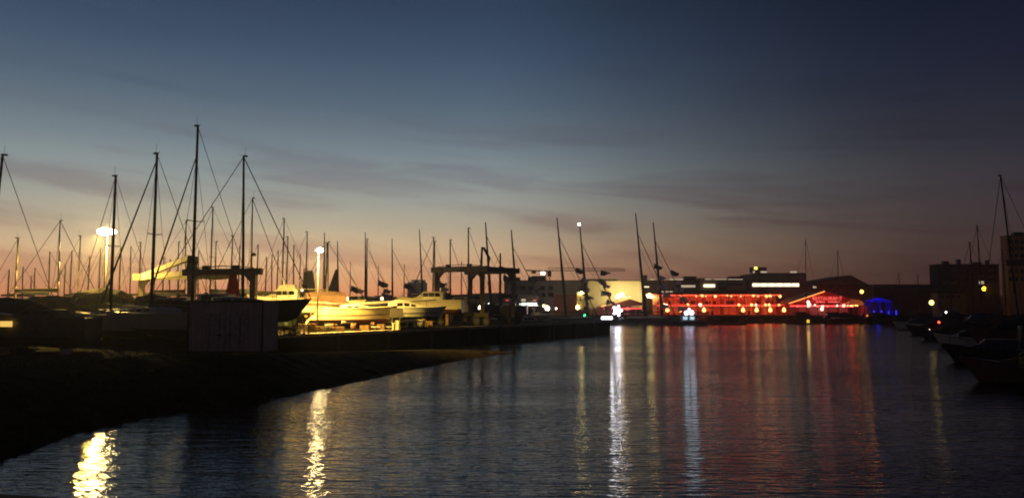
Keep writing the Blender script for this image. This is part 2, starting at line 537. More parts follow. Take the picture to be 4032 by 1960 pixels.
def coachroof(root, L, B, F, x0, x1, h, w, m, nwin=3, zb=None):
    zb = F * 1.05 if zb is None else zb
    rings = []
    for k in range(7):
        t = k / 6; x = x0 + (x1 - x0) * t
        hh = h * (1 - .75 * max(0, t - .45) / .55) if t > .05 else h * .8
        ww = w * (1 - .35 * t)
        rings.append([(x, ww / 2, zb - .05), (x, ww / 2 * .9, zb + hh * .85), (x, 0, zb + hh), (x, -ww / 2 * .9, zb + hh * .85), (x, -ww / 2, zb - .05)])
    mb = MB(); mb.loft(rings); c = mb.build('coachroof', m, root)
    for k in range(nwin):
        t0 = .14 + .62 * k / max(1, nwin); t1 = t0 + .62 / max(1, nwin) * .75
        for sgn in (1, -1):
            q = []
            for t, f in ((t0, .35), (t1, .35), (t1, .72), (t0, .72)):
                x = x0 + (x1 - x0) * t; hh = h * (1 - .75 * max(0, t - .45) / .55); ww = w * (1 - .35 * t)
                q.append((x, sgn * (ww / 2 * (1 - .1 * f) + .012), zb - .05 + (hh * .85 + .05) * f))
            MB().add(q, [(0, 1, 2, 3)]).build('window', m_glass, c)
    return c


def pennant(root, p, size, m, k):
    """a small wind-blown flag, slightly waved, with thickness"""
    w, h = size * (1.0 + .25 * (k % 3)), size * .72
    rows_ = []
    for i in range(6):
        t = i / 5
        yy = .12 * size * math.sin(t * 5 + k)
        dz = -.28 * w * t * (1 + .3 * math.sin(k * 2.1))
        rows_.append([(p[0] + w * t * .9, p[1] + yy, p[2] + dz), (p[0] + w * t * .9 - .1 * h, p[1] + yy, p[2] + dz - h * (1 - (.75 if k % 2 else .4) * t + .12 * math.sin(t * 7 + k)))])
    mb = MB(); mb.loft(rows_, cap=False, closed=False); mb.loft([[(a[0], a[1] + .03, a[2]) for a in r] for r in rows_], cap=False, closed=False)
    return mb.build('flag', m, root)


def rig(root, mx, zb, H, rake, r, L, F, mat, bow, stern, wire=.02, furled=True, frac=1.0, spreaders=1, boom=True, boomm=None, flags=0, flagm=None,
        backstay=True, taper=.7, furl_r=None, sway=0.0, flag_z=(.25, .62), aerial=True, cover=None, boomlen=.36):
    """mast foot at (mx,0,zb), height H above it, raked aft by rake degrees"""
    tilt = math.tan(R(rake))
    P = lambda h: (mx - tilt * h, math.tan(R(sway)) * h, zb + h)
    mb = MB()
    for k in range(4):
        mb.tube(P(H * k / 4), P(H * (k + 1) / 4), r * (1 - (1 - taper) * max(0, k - 1) / 3), r * (1 - (1 - taper) * max(0, k) / 3), 8, 1.2 if r < .2 else 1.5)
    mast = mb.build('mast', mat, root, True)
    if aerial:
        mb = MB(); t = P(H); mb.box((t[0] + .12, t[1], t[2] + .05), (r * 3.2, r * 2, .12)); mb.tube((t[0] + .1, 0, t[2]), (t[0] + .12, 0, t[2] + .8), .012); mb.tube((t[0] - .15, 0, t[2] + .05), (t[0] - .34, 0, t[2] + .16), .015)
        mb.build('masthead_fitting', m_wire, mast)
    for k in range(spreaders):
        h = H * (k + 1) / (spreaders + 1) * (1.05 if spreaders > 1 else .95); c = P(h); w = .055 * H * (1 - .15 * k)
        mb = MB(); mb.tube((c[0] - .15 * w, w, c[2] + .05), c, .035 if r < .2 else .06); mb.tube((c[0] - .15 * w, -w, c[2] + .05), c, .035 if r < .2 else .06)
        mb.build('spreader', mat, mast)
    mb = MB()
    for sgn in (1, -1):
        pts = [P(H * frac * .98)]
        for k in reversed(range(spreaders)):
            h = H * (k + 1) / (spreaders + 1) * (1.05 if spreaders > 1 else .95); c = P(h); w = .055 * H * (1 - .15 * k)
            pts.append((c[0] - .15 * w, sgn * w, c[2] + .05))
        pts.append((mx - .3, sgn * L * .13, F))
        mb.path(pts, wire * .7, 5)
    mb.build('shrouds', m_wire, root)
    a = P(H * frac)
    if furled:
        fr = furl_r or r * .9
        mb = MB(); mb.tube((bow[0] - .2, 0, bow[2] + .5), (a[0], a[1], a[2]), fr, fr * .45, 7); mb.build('furled_genoa', m_sail, root)
    else:
        mb = MB(); mb.tube(bow, a, wire * 1.3, wire * 1.3, 5); mb.build('forestay', m_wire, root)
    if backstay:
        mb = MB(); mb.tube(stern, P(H), wire, wire, 5); mb.build('backstay', m_wire, root)
    if boom:
        bl = L * boomlen; z0 = zb + 1.1
        mb = MB(); mb.tube((mx - .1, 0, z0), (mx - bl, 0, z0 + .12), .07 if r < .2 else .14, None, 8)
        b = mb.build('boom', mat, root)
        if boomm:
            rings = []
            for k in range(9):
                t = k / 8; x = mx - .05 - bl * t * .97; hh = (.42 if r < .2 else .6) * (1 - .55 * t); ww = .17 * (1 - .4 * t)
                rings.append([(x, ww * math.cos(q * math.pi / 4), z0 + .12 * t + hh * .45 + hh * .55 * math.sin(q * math.pi / 4)) for q in range(8)])
            MB().loft(rings).build('sail_cover', boomm, b, True)
    for k in range(flags):
        f = flag_z[0] + (flag_z[1] - flag_z[0]) * (k + .3) / flags
        bx = mx - tilt * H * .8
        p = (mx + (bow[0] - mx) * ((1 - f) * .62 + .10 * (k % 2)), .3 * (-1) ** k, zb + (H * f) + random.uniform(-.5, .5))
        pennant(root, p, .95 if r < .2 else 2.0, m_flag if k >= flags - 1 else m_flag_lit, k)
    if flags:
        mb = MB(); mb.path([(mx + (bow[0] - mx) * .95, 0, F + .4), (mx + (bow[0] - mx) * .42, 0, zb + H * .28), P(H * .68)], wire * .7, 5); mb.build('flag_halyard', m_wire, root)
    return mast


def sailboat(label, px, D, top_y, heading, L=10.5, ground=YZ, hm=None, um=None, on='cradle', rake=1.0, r=.11, group=None, mast_m=None, base_px=None,
             win=3, rail=True, keel=1.5, F=1.15, stern=.78, bow_rake=.18, cabin=.5, name='sailing_boat', coach=None, mastfrac=.06, detail=True, scoop=0.0, stepped=True, **rk):
    """mast foot seen at photograph column px when it stands D metres away; the masthead at row top_y"""
    hm = hm or m_gel; B = L * .31; dr = L * .05
    zw = ground + dr + keel if on == 'cradle' else 0.0          # height of the boat's waterline
    hd = R(heading)
    ch, sh = math.cos(hd), math.sin(hd)
    mxl = L * mastfrac
    foot = at(px, 1150, D)
    loc = Vector((foot.x - mxl * ch, D - mxl * sh, zw))
    root = thing(name, label, 'sailing boat', loc, hd, group)
    rg = boat_body(root, L, B, dr, F, hm, um, stern=stern, bow_rake=bow_rake, scoop=scoop)
    bow = rg[-1][0]; stn = rg[0][0]
    if on == 'cradle':
        k0, k1 = -L * .10, L * .12
        mb = MB(); mb.loft([[(k0 * .9, .16, -dr * .9), (k1 * 1.1, .16, -dr * .9), (k1 * 1.1, -.16, -dr * .9), (k0 * .9, -.16, -dr * .9)],
                            [(k0, .12, -dr - keel), (k1 * .8, .12, -dr - keel), (k1 * .8, -.12, -dr - keel), (k0, -.12, -dr - keel)]])
        mb.build('keel', um or m_antifoul, root)
        mb = MB(); mb.loft([[(-L * .43, .05, -.1), (-L * .37, .05, -.1), (-L * .37, -.05, -.1), (-L * .43, -.05, -.1)],
                            [(-L * .42, .04, -dr - keel * .6), (-L * .385, .04, -dr - keel * .6), (-L * .385, -.04, -dr - keel * .6), (-L * .42, -.04, -dr - keel * .6)]])
        mb.build('rudder', um or m_antifoul, root)
    if detail:
        coachroof(root, L, B, F, -L * .13, L * .24, cabin, B * .62, coach or m_deck, win)
    else:
        coachroof(root, L, B, F, -L * .13, L * .24, cabin, B * .62, coach or m_deck, 0)
    if rail:
        pts = [rg[i][0] for i in (0, 3, 6, 9, 11, 13)]
        for sgn in (1, -1):
            mb = MB()
            for p in pts: mb.tube((p[0], sgn * p[1] * .95, p[2]), (p[0], sgn * p[1] * .95, p[2] + .6), .018, None, 5)
            mb.path([(p[0], sgn * p[1] * .95, p[2] + .6) for p in pts], .014, 5)
            mb.build('guard_rail', m_steel, root)
    # height of the masthead: the row top_y seen at the mast's distance
    topz = at(px, top_y, D).z
    zb = F * 1.1 + cabin * .6
    H = topz - zw - zb
    if stepped: rig(root, mxl, zb, H, rake, r, L, F * 1.1, mast_m or m_alu, (bow[0], 0, bow[2]), (stn[0], 0, stn[2]), **rk)
    return root


def cradle(label, root, L, D_r, keel, ground=YZ):
    """steel storage cradle under a boat: base frame, uprights and pads"""
    t = thing('boat_cradle', label, 'cradle', (root.location.x, root.location.y, ground), root.rotation_euler.z)
    mb = MB(); w = L * .13
    for s in (1, -1): mb.beam((-L * .24, s * w, .1), (L * .24, s * w, .1), .14, .18)
    for x in (-L * .22, 0, L * .22): mb.beam((x, -w, .1), (x, w, .1), .14, .16)
    mb.build('base_frame', m_steel_dark, t)
    for s in (1, -1):
        for x in (-L * .2, L * .2):
            u = MB(); u.tube((x, s * w, .1), (x, s * w * .95, keel + .25), .05); u.tube((x, s * w * .3, .1), (x, s * w * .95, keel * .7), .035)
            u.build('upright', m_steel_dark, t)
            MB().box((x, s * w * .93, keel + .3), (.35, .1, .25), 0, 0, s * .5).build('pad', m_wood, t)
    return t


def motorboat(label, px, D, heading, L=9.0, ground=YZ, on='ground', hm=None, canopy=None, fly=False, lift=.9, F=1.3, glass=None, base_y=None, cab=1.15, group=None, um=None, name='motor_boat', rails=True, arch=True):
    hm = hm or m_gel; B = L * .33; dr = .55
    zw = ground + dr + lift if on == 'ground' else 0.0
    foot = at(px, 1200, D)
    root = thing(name, label, 'motor boat', (foot.x, D, zw), R(heading), group)
    rg = boat_body(root, L, B, dr, F, hm, um or m_antired, stern=.92, bow_rake=.26, sheer=.45)
    z0 = F * 1.06
    x0, x1 = -L * .22, L * .22
    mb = MB(); rings = []
    for x, h, w in ((x0, cab * .95, .74), (x0 + .3, cab, .76), (x1 * .35, cab * .96, .72), (x1 * .55, cab * .55, .66), (x1, cab * .28, .5), (x1 * 1.5, .05, .3)):
        rings.append([(x, B * w / 2, z0 - .05), (x, B * w / 2 * .86, z0 + h), (x, -B * w / 2 * .86, z0 + h), (x, -B * w / 2, z0 - .05)])
    c = mb.loft(rings).build('cabin', hm, root)
    for k in range(3):
        for s in (1, -1):
            xa = x0 + .35 + (x1 * .35 - x0 - .3) * k / 3; xb = xa + (x1 * .35 - x0) / 3 * .8
            f0, f1 = .42, .84
            q = [(x, s * (B * .75 / 2 * (1 - .14 * f) + .012), z0 + cab * .97 * f) for x, f in ((xa, f0), (xb, f0), (xb, f1), (xa, f1))]
            MB().add(q, [(0, 1, 2, 3)]).build('window', glass or m_glass, c)
    q = [(x1 * .365, B * .29, z0 + cab * .9), (x1 * .365, -B * .29, z0 + cab * .9), (x1 * .55 + .015, -B * .27, z0 + cab * .58), (x1 * .55 + .015, B * .27, z0 + cab * .58)]
    MB().add([(a + .02, b, d + .02) for a, b, d in q], [(0, 1, 2, 3)]).build('windscreen', glass or m_glass, c)
    if fly:
        f = MB().loft([[(x0 * .9, B * .34, z0 + cab), (x0 * .9, -B * .34, z0 + cab), (x0 * .8, -B * .34, z0 + cab + .6), (x0 * .8, B * .34, z0 + cab + .6)],
                       [(x1 * .3, B * .32, z0 + cab), (x1 * .3, -B * .32, z0 + cab), (x1 * .1, -B * .3, z0 + cab + .55), (x1 * .1, B * .3, z0 + cab + .55)]])
        f.build('flybridge', hm, root)
    if arch:
        mb = MB(); mb.path([(x0, B * .36, z0), (x0 - .25, B * .34, z0 + cab + .9), (x0 - .25, -B * .34, z0 + cab + .9), (x0, -B * .36, z0)], .06)
        a = mb.build('radar_arch', m_steel, root)
        MB().ball((x0 - .25, 0, z0 + cab + 1.05), .2, 10, 6, .6).build('radar_dome', m_gel, a)
    if canopy:
        rings = []
        for k in range(8):
            t = k / 7; x = -L * .48 + (x1 * .5 + L * .48) * t
            hh = cab * (.75 + .55 * math.sin(t * math.pi) ** .6) + .05 * math.sin(k * 2.3)
            rings.append([(x, B * .47, z0 - .1), (x, B * .42, z0 + hh * .7), (x, .02, z0 + hh + .1), (x, -B * .42, z0 + hh * .7), (x, -B * .47, z0 - .1)])
        MB().loft(rings).build('canopy', canopy, root)
    if rails:
        pts = [rg[i][0] for i in (6, 9, 11, 13)]
        for s in (1, -1):
            mb = MB()
            for p in pts: mb.tube((p[0], s * p[1] * .95, p[2]), (p[0], s * p[1] * .92, p[2] + .65), .02, None, 5)
            mb.path([(p[0], s * p[1] * .92, p[2] + .65) for p in pts], .018, 5)
            mb.build('guard_rail', m_steel, root)
    if on == 'ground':
        for x in (-L * .28, L * .15):
            MB().box((x, 0, -dr - lift / 2 + .05), (.4, B * .5, lift)).build('chock', m_wood, root)
    return root


# --- the three tall boats on the left whose masts stand against the sky
SB = {}
SB['a'] = sailboat('sailing boat with tall mast, swept furled genoa and limp burgee, left of the tallest mast', 598, 58, 607, 152, L=12.5, hm=m_cream, r=.11, furl_r=.085, boom=False, spreaders=1, wire=.022, frac=.96, keel=.35, rake=.4, boomm=m_canvas_dark, mastfrac=.02)
SB['b'] = sailboat('sailing boat with the tallest mast in the yard', 757, 60, 498, 150, L=12.8, hm=m_gel, r=.11, furl_r=.085, boom=False, spreaders=1, wire=.022, frac=.84, keel=.3, rake=.4, boomm=m_canvas_dark, backstay=True)
SB['c'] = sailboat('dark sailing boat with tall mast rising behind the corrugated shed', 957, 62, 618, 24, L=12.0, hm=m_blackhull, r=.11, furled=False, spreaders=1, wire=.03, boom=False, keel=1.2, rake=1.0, boomm=m_canvas_dark, cabin=.45)
SB['d'] = sailboat('sailing boat with tall pole-like mast just right of the twin yard lamp', 437, 60, 695, 150, L=10.5, hm=m_cream, r=.11, furled=False, spreaders=1, wire=.018, boom=False, keel=.3, rake=.4, boomm=m_canvas_dark)
SB['e'] = sailboat('sailing boat whose mast is cut by the left edge of the picture', -54, 60, 610, 20, L=11, hm=m_gel, r=.13, furled=False, wire=.02, keel=.4, rake=-3.2)
# --- second rank of masts: (column, distance, masthead row, heading, label, extra)
far = [
    (60, 88, 938, 170, 'sailing boat with furled jib near the left picture edge', dict(furl_r=.13, r=.11)),
    (31, 120, 1061, 170, None, {}), (135, 125, 1054, 10, None, {}), (120, 150, 1085, 170, None, {}),
    (192, 105, 990, 12, 'sailing boat with plain mast, second tall one left of the yard lamp', {}),
    (229, 84, 870, 8, 'sailing boat with a high mast midway between picture edge and yard lamp', dict(furled=False, wire=.03)),
    (275, 112, 986, 172, None, {}), (306, 100, 930, 172, 'sailing boat with bare mast standing above the brown canvas canopy', {}),
    (346, 118, 1008, 172, None, {}), (388, 112, 976, 172, None, {}), (410, 116, 950, 172, None, {}),
    (468, 115, 973, 172, None, {}), (512, 118, 968, 10, None, {}), (546, 108, 956, 172, None, {}),
    (700, 110, 954, 10, None, {}), (728, 92, 870, 8, 'sailing boat with two signal pennants on its mast beside the tallest mast', dict(furled=False, flags=0)),
    (826, 90, 818, 174, 'sailing boat with mast rising above the dark gantry beam, diagonal stay to its left', dict(furl_r=.06)),
    (848, 118, 952, 10, None, {}), (908, 118, 930, 172, None, {}), (938, 122, 966, 172, None, {}),
    (990, 88, 782, 6, 'sailing boat with slim mast just right of the mast behind the shed', dict(furled=False, wire=.03)),
    (1010, 96, 962, 172, 'sailing boat with short leaning mast at the right end of the dark gantry', {}),
    (1110, 104, 862, 172, 'tallest of the masts clustered left of the single lamp post', dict(furl_r=.09)),
    (1127, 112, 934, 172, None, dict(furl_r=.08)), (1156, 110, 964, 8, 'sailing boat with thick short mast between the mast cluster and the upright wing sail', dict(furl_r=.07)),
    (1203, 112, 915, 172, 'sailing boat with mast rising directly above the upright wing sail', dict(furl_r=.06)),
    (1592, 190, 1040, 10, None, {}),
    (1282, 118, 958, 172, 'sailing boat with slim mast just left of the mast right of the lamp post', dict(backstay=False)),
    (1445, 150, 942, 8, 'sailing boat with mast almost hidden behind the racing mast left of the apartment block', dict(r=.13)),
    (1704, 130, 936, 172, 'sailing boat with the left mast of a pair above the boat lift corner', dict(r=.12, furl_r=.08, furled=True)),
    (1713, 136, 951, 8, 'sailing boat with the right mast of a pair above the boat lift corner', dict(r=.11)),
    (1774, 134, 946, 8, 'sailing boat whose mast stands in the left opening of the boat lift', dict(r=.14, wire=.035)),
    (1846, 132, 900, 8, 'sailing boat whose mast with short crosstree rises above the lift beam', dict(r=.15, wire=.03)),
    (1818, 150, 1028, 8, None, {}), (1905, 160, 1050, 8, None, {}),
    (1968, 136, 997, 172, 'sailing boat with stout mast in the right opening of the boat lift', dict(r=.2)),
    (640, 118, 1010, 172, None, {}), (668, 122, 1020, 10, None, {}), (780, 124, 985, 8, None, {}), (1045, 120, 1010, 172, None, {}), (1070, 118, 1000, 8, None, {}),
    (1090, 122, 985, 172, None, {}), (1178, 125, 1000, 172, None, {}), (88, 122, 1050, 8, None, {}), (252, 124, 1040, 172, None, {}), (1380, 190, 1030, 8, None, {}), (1490, 195, 1045, 8, None, {}),
]
gl = 'far yard boat with only a short bare mast showing, %s such from the left'
ordn = ['first', 'second', 'third', 'fourth', 'fifth', 'sixth', 'seventh', 'eighth', 'ninth', 'tenth', 'eleventh', 'twelfth', 'thirteenth', 'fourteenth', 'fifteenth', 'sixteenth', 'seventeenth', 'eighteenth', 'nineteenth', 'twentieth', 'twenty-first', 'twenty-second', 'twenty-third', 'twenty-fourth', 'twenty-fifth', 'twenty-sixth', 'twenty-seventh', 'twenty-eighth', 'twenty-ninth', 'thirtieth', 'thirty-first', 'thirty-second']
short_cols = sorted(f[0] for f in far if f[4] is None)
for i, (px, D, ty, hd, lab, ex) in enumerate(far):
    kw = dict(L=8.5 if ty > 940 else 10, r=.09 if D < 100 else .10, furled=False, wire=.02, keel=1.0, spreaders=1 if ty < 960 else 0, hm=(m_gel, m_cream, m_navy)[i % 3], rail=False, win=2, aerial=ty < 960, boomm=m_canvas_dark if i % 2 else m_canvas_blue, detail=False)
    kw['backstay'] = ty < 900
    kw.update(ex)
    sailboat(lab or gl % ordn[short_cols.index(px)], px, D, ty, hd, rake=.6, group=None if lab else 'bare masts of far yard boats', **kw)

# --- racing yachts moored beyond the pier: black hulls, tall raked carbon masts, pennants
race = [
    (1277, 168, 915, 170, 'racing yacht with raked mast right of the single lamp post, bow to the left', 3, -.6),
    (1441, 178, 914, 8, 'racing yacht with raked mast and three stays left of the apartment block', 3, 1.0),
    (1334, 178, 949, 8, 'racing yacht with dark lowered sail on its mast above the red pyramid sail', 3, 1.5),
    (1547, 184, 938, 8, 'racing yacht with two pennants on its stay, mast just left of the apartment block', 3, 1.0),
    (1668, 176, 903, 8, 'racing yacht with raked mast beside the left leg of the boat lift', 3, 3.0),
    (1937, 186, 875, 8, 'racing yacht whose mast rises behind the middle of the boat lift', 3, 4.0),
    (2040, 190, 905, 8, 'racing yacht with pale violet lit mast right of the boat lift', 3, 4.5),
    (2231, 198, 857, 8, 'racing yacht with black raked mast in front of the grey hall', 3, 5.5),
    (2315, 200, 888, 8, 'racing yacht with white light on its masthead', 4, 5.0),
    (2541, 204, 840, 6, 'racing yacht with highest black mast left of the red restaurant', 3, 5.0),
    (2607, 206, 875, 6, 'racing yacht with second black mast in front of the red restaurant', 3, 5.0),
]
RY = []
for i, (px, D, ty, hd, lab, fl, rk) in enumerate(race):
    ro = sailboat(lab, px, D, ty, hd, L=20, on='water', hm=m_blackhull, um=m_blackhull, r=.25 if i < 5 else .38, rake=rk, mast_m=m_carbon if i != 6 else M('grey_mast', (.38, .34, .36), .5), name='racing_yacht', F=1.5, stern=.95, bow_rake=.05,
                  cabin=.55, coach=m_deck, win=0, furled=True, furl_r=.1 if i < 5 else .16, backstay=False, rail=False, frac=.86 if i < 6 else .81, wire=.05 if i > 3 else .04, spreaders=0, flags=fl + 2, aerial=False, boomlen=.34, boom=True, taper=.35, mastfrac=.10, keel=0, flag_z=(.10, .56) if i > 5 else (.12, .5))
    RY.append(ro)
b = RY[8]
mh = None
for ch in b.children:
    if ch.name.startswith('mast'): mh = ch
tp = mh.data.vertices[-1].co
MB().ball((tp.x, tp.y, tp.z + .3), .32, 10, 8).build('masthead_light', emitter('masthead_lamp', (1.0, .95, .75), 14), b)
# lowered sail still on the mast of the third racing yacht
mb = MB()
mb.loft([[(1.9, -.12, 3.0), (1.9, .12, 3.0), (-3.2, .1, 3.0), (-3.2, -.1, 3.0)], [(2.0, -.1, 8.0), (2.0, .1, 8.0), (-.5, .1, 8.0), (-.5, -.1, 8.0)], [(1.9, -.06, 13.0), (1.9, .06, 13.0), (1.2, .05, 13.0), (1.2, -.05, 13.0)]])
mb.build('lowered_sail', m_canvas_dark, RY[2])

# --- upright wing sail and red pyramid sail, standing in the yard
t = thing('wing_sail', 'tall grey upright wing sail standing left of the single lamp post', 'sail', at(1216, 1200, 115) * 1); t.location.z = YZ
zt = at(1216, 1065, 115).z - YZ
mb = MB(); rings = []
for z, xa, xb in ((1.2, -.85, .95), (zt * .4, -.85, 1.0), (zt * .72, -.8, .85), (zt * .97, -.72, .55), (zt, -.6, .45)):
    rings.append([(xa, 0, z), (xa * .3, -.14, z), (xb * .6, -.12, z), (xb, 0, z), (xb * .6, .12, z), (xa * .3, .14, z)])
mb.loft(rings).build('sail_panel', M('wing_grey', (.13, .12, .13), .7), t)
MB().tube((-.85, 0, 0), (-.8, 0, zt + .3), .09).build('spar', m_alu, t)
MB().box((0, 0, .6), (2.2, 1.6, 1.2)).build('stand', m_steel_dark, t)
for name, px, y0, y1, D, w, lab in (('pyramid_sail', 1327, 1148, 1215, 108, 1.15, 'red pyramid-shaped sail cover standing behind the lit boats'), ('pyramid_sail', 915, 1080, 1165, 76, .75, 'red cone-shaped cover under the dark gantry beam')):
    p = at(px, 1200, D); z1 = at(px, y0, D).z; zb = at(px, y1, D).z
    t = thing(name, lab, 'cover', (p.x, D, YZ))
    n = 8
    rings = [[(w * f * math.cos(2 * math.pi * k / n) * (1 + .06 * (k % 2)), w * f * .5 * math.sin(2 * math.pi * k / n), z - YZ) for k in range(n)] for f, z in ((1, zb), (.72, zb + (z1 - zb) * .5), (.5, z1 - .1), (.3, z1))]
    MB().loft(rings).build('cloth', m_canvas_red, t)
    MB().tube((0, 0, 0), (0, 0, zb - YZ + .2), .1).build('post', m_steel_dark, t)

# --- lit boats ashore beside the lift: sterns to the left, reverse transoms, bows away to the right
k = sailboat('cream sailing boat ashore with brown canvas tent over its deck, leftmost of the lit row', 1292, 93, 955, 22, L=10.2, hm=m_cream, um=m_antifoul, keel=1.2, F=1.3, cabin=.5, r=.1, furled=False, wire=.025, scoop=.9, stern=.72, backstay=False)
hull_stripe(k, 10.2, 10.2 * .31, .51, 1.3, .78, .98, m_navy, stern=.72, scoop=.9)
cradle('steel cradle under the boat with the brown canvas tent', k, 10.2, .45, 1.2)
mb = MB(); rings = []
for q in range(8):
    t = q / 7; x = -2.0 + 4.6 * t; hh = 1.15 + .22 * math.sin(t * 3) + .05 * (q % 2)
    rings.append([(x, 1.62, 1.0), (x, 1.45, 1.3 + hh * .6), (x, 0, 1.3 + hh), (x, -1.45, 1.3 + hh * .6), (x, -1.62, 1.0)])
mb.loft(rings).build('canvas_tent', m_canvas, k)
k = sailboat('yellow-lit mastless sailing boat ashore with sloping reverse stern, middle of the lit row', 1412, 88, 1060, 20, L=10.0, hm=m_cream, um=m_antired, keel=.45, F=1.35, cabin=.5, scoop=1.5, stepped=False, stern=.7)
hull_stripe(k, 10.0, 3.1, .5, 1.35, .05, .2, M('brown_stripe', (.2, .08, .03), .5), stern=.7, scoop=1.5)
hull_stripe(k, 10.0, 3.1, .5, 1.35, .85, 1.0, m_antired, stern=.7, scoop=1.5)
cradle('steel cradle under the middle boat of the lit row', k, 10.0, .45, .45)
k = sailboat('white mastless sailing boat ashore with raised cabin behind the dark notice board', 1606, 93, 1040, 24, L=11.0, hm=m_gel, um=m_antifoul, keel=.75, F=1.05, cabin=1.0, scoop=.7, stepped=False, stern=.75)
hull_stripe(k, 11, 3.41, .55, 1.05, .1, .3, m_navy, stern=.75, scoop=.7)
cradle('steel cradle under the boat behind the dark notice board', k, 11, .5, .75)
motorboat('white flybridge motor cruiser ashore right of the shed', 1112, 98, 188, L=8.5, fly=True, cab=1.2, lift=1.6)
motorboat('cream motor boat ashore at the left foot of the boat lift', 1690, 106, 176, L=9.0, hm=m_cream, lift=1.5, fly=False)
motorboat('small white motor boat ashore under the boat lift beams', 1800, 122, 186, L=6.5, lift=1.0)
motorboat('white hull with awning ashore right of the upright shed, low among the yard boats', 1040, 112, 184, L=9, lift=1.6, arch=False)
# spare masts on trestles below the lit boats, long spar lying across the boats
for (pa, pb, D0, D1, z, r, lab) in (((1345, 1268), (1660, 1262), 86, 92, None, .17, 'long pale spare mast lying on trestles under the lit boats'),
                                   ((1400, 1196), (1715, 1180), 91, 100, None, .15, 'long yellow-lit spare mast lying level above the lit boats'),
                                   ((1240, 1268), (1372, 1266), 87, 89, None, .10, 'short spare boom on trestles under the middle lit boat'),
                                   ((1460, 1288), (1600, 1286), 87, 90, None, .09, 'thin spare spar lying near the quay edge')):
    a = at(pa[0], pa[1], D0); b = at(pb[0], pb[1], D1)
    t = thing('spare_mast', lab, 'mast', (a.x, a.y, YZ))
    o = Vector((a.x, a.y, YZ))
    MB().tube(a - o, b - o, r, r * .8, 10).build('spar', m_gel, t)
    for f in (.12, .5, .88):
        c = (a - o).lerp(b - o, f)
        u = MB(); u.beam((c.x, c.y - .35, 0), (c.x, c.y, c.z - r), .08, .08); u.beam((c.x, c.y + .35, 0), (c.x, c.y, c.z - r), .08, .08); u.box((c.x, c.y, c.z - r - .04), (.12, .5, .08))
        u.build('trestle', m_wood, t)

# --- dark covered boats nearest on the left
motorboat('large dark motor cruiser with yellow-green lit canvas canopy on the left', 325, 66, 184, L=8.0, hm=M('grey_hull', (.20, .18, .16), .5), canopy=m_canvas_green, lift=.4, F=1.3, cab=.95, arch=False)
motorboat('boat under a brown canvas canopy standing behind the yellow-green canopy', 340, 78, 182, L=8.5, hm=m_canvas, canopy=m_canvas, lift=1.0, F=1.4, cab=1.0, arch=False, rails=False)
motorboat('bulky boat wrapped in dark brown tarpaulin at the foot of the tall masts', 545, 68, 186, L=5.8, hm=m_canvas, canopy=m_canvas, lift=.3, F=1.3, cab=1.05, arch=False, rails=False)
motorboat('low boat under dark tarpaulin near the left picture edge', 135, 66, 178, L=8.5, hm=m_canvas_dark, canopy=m_canvas_dark, lift=.5, F=1.3, cab=.8, arch=False, rails=False)
motorboat('dark boat cut by the left picture edge', -60, 54, 174, L=8.0, hm=m_canvas_dark, canopy=m_canvas_dark, lift=.4, F=1.2, cab=.75, arch=False, rails=False)
lowb = motorboat('long dark hull with a painted lamp reflection low on the left', 150, 49, 180, L=7.0, hm=M('brown_hull', (.13, .10, .08), .6), lift=.15, F=1.2, cab=.55, arch=False, rails=False)
motorboat('dark motor boat with white raised cabin below the gantry', 660, 64, 184, L=8.0, hm=m_gel, lift=.7, F=1.1, cab=1.0, arch=False)
motorboat('white motor boat with sloped cabin directly under the gantry beam', 835, 70, 176, L=8.0, hm=m_gel, lift=1.1, F=1.1, cab=1.0, arch=False)

MB().box((1.2, 1.14, .95), (.75, .06, .34), R(-4)).build('reflection_patch', emitter('lamp_reflection_glow', (1.0, .62, .12), .8), lowb)  # glowing box imitates a lamp's reflection in the cabin glass
# ------------------------------------------------------------------ travelling boat lift
def box_leg(mb, p0, p1, w0, w1):
    mb.loft([[(p0[0] - w0, p0[1] - w0, p0[2]), (p0[0] + w0, p0[1] - w0, p0[2]), (p0[0] + w0, p0[1] + w0, p0[2]), (p0[0] - w0, p0[1] + w0, p0[2])],
             [(p1[0] - w1, p1[1] - w1, p1[2]), (p1[0] + w1, p1[1] - w1, p1[2]), (p1[0] + w1, p1[1] + w1, p1[2]), (p1[0] - w1, p1[1] + w1, p1[2])]])
    return mb


def wheel(root, c, r, ang):
    """pair of rubber tyres with rims, axle across direction ang"""
    a = Vector((math.cos(ang), math.sin(ang), 0))
    mb = MB(); n = 20
    prof = ((-.22, .72), (-.24, .92), (-.14, 1.0), (.14, 1.0), (.24, .92), (.22, .72))
    b = Vector((-a.y, a.x, 0)); rings = []
    for off, f in prof:
        rings.append([Vector(c) + a * off + b * (r * f * math.cos(2 * math.pi * i / n)) + Vector((0, 0, r * f * math.sin(2 * math.pi * i / n))) for i in range(n)])
    t = mb.loft(rings).build('wheel', m_tyre, root, True)
    mb = MB(); mb.tube(Vector(c) - a * .23, Vector(c) + a * .23, r * .55, None, 14); mb.build('rim', m_steel_dark, t)


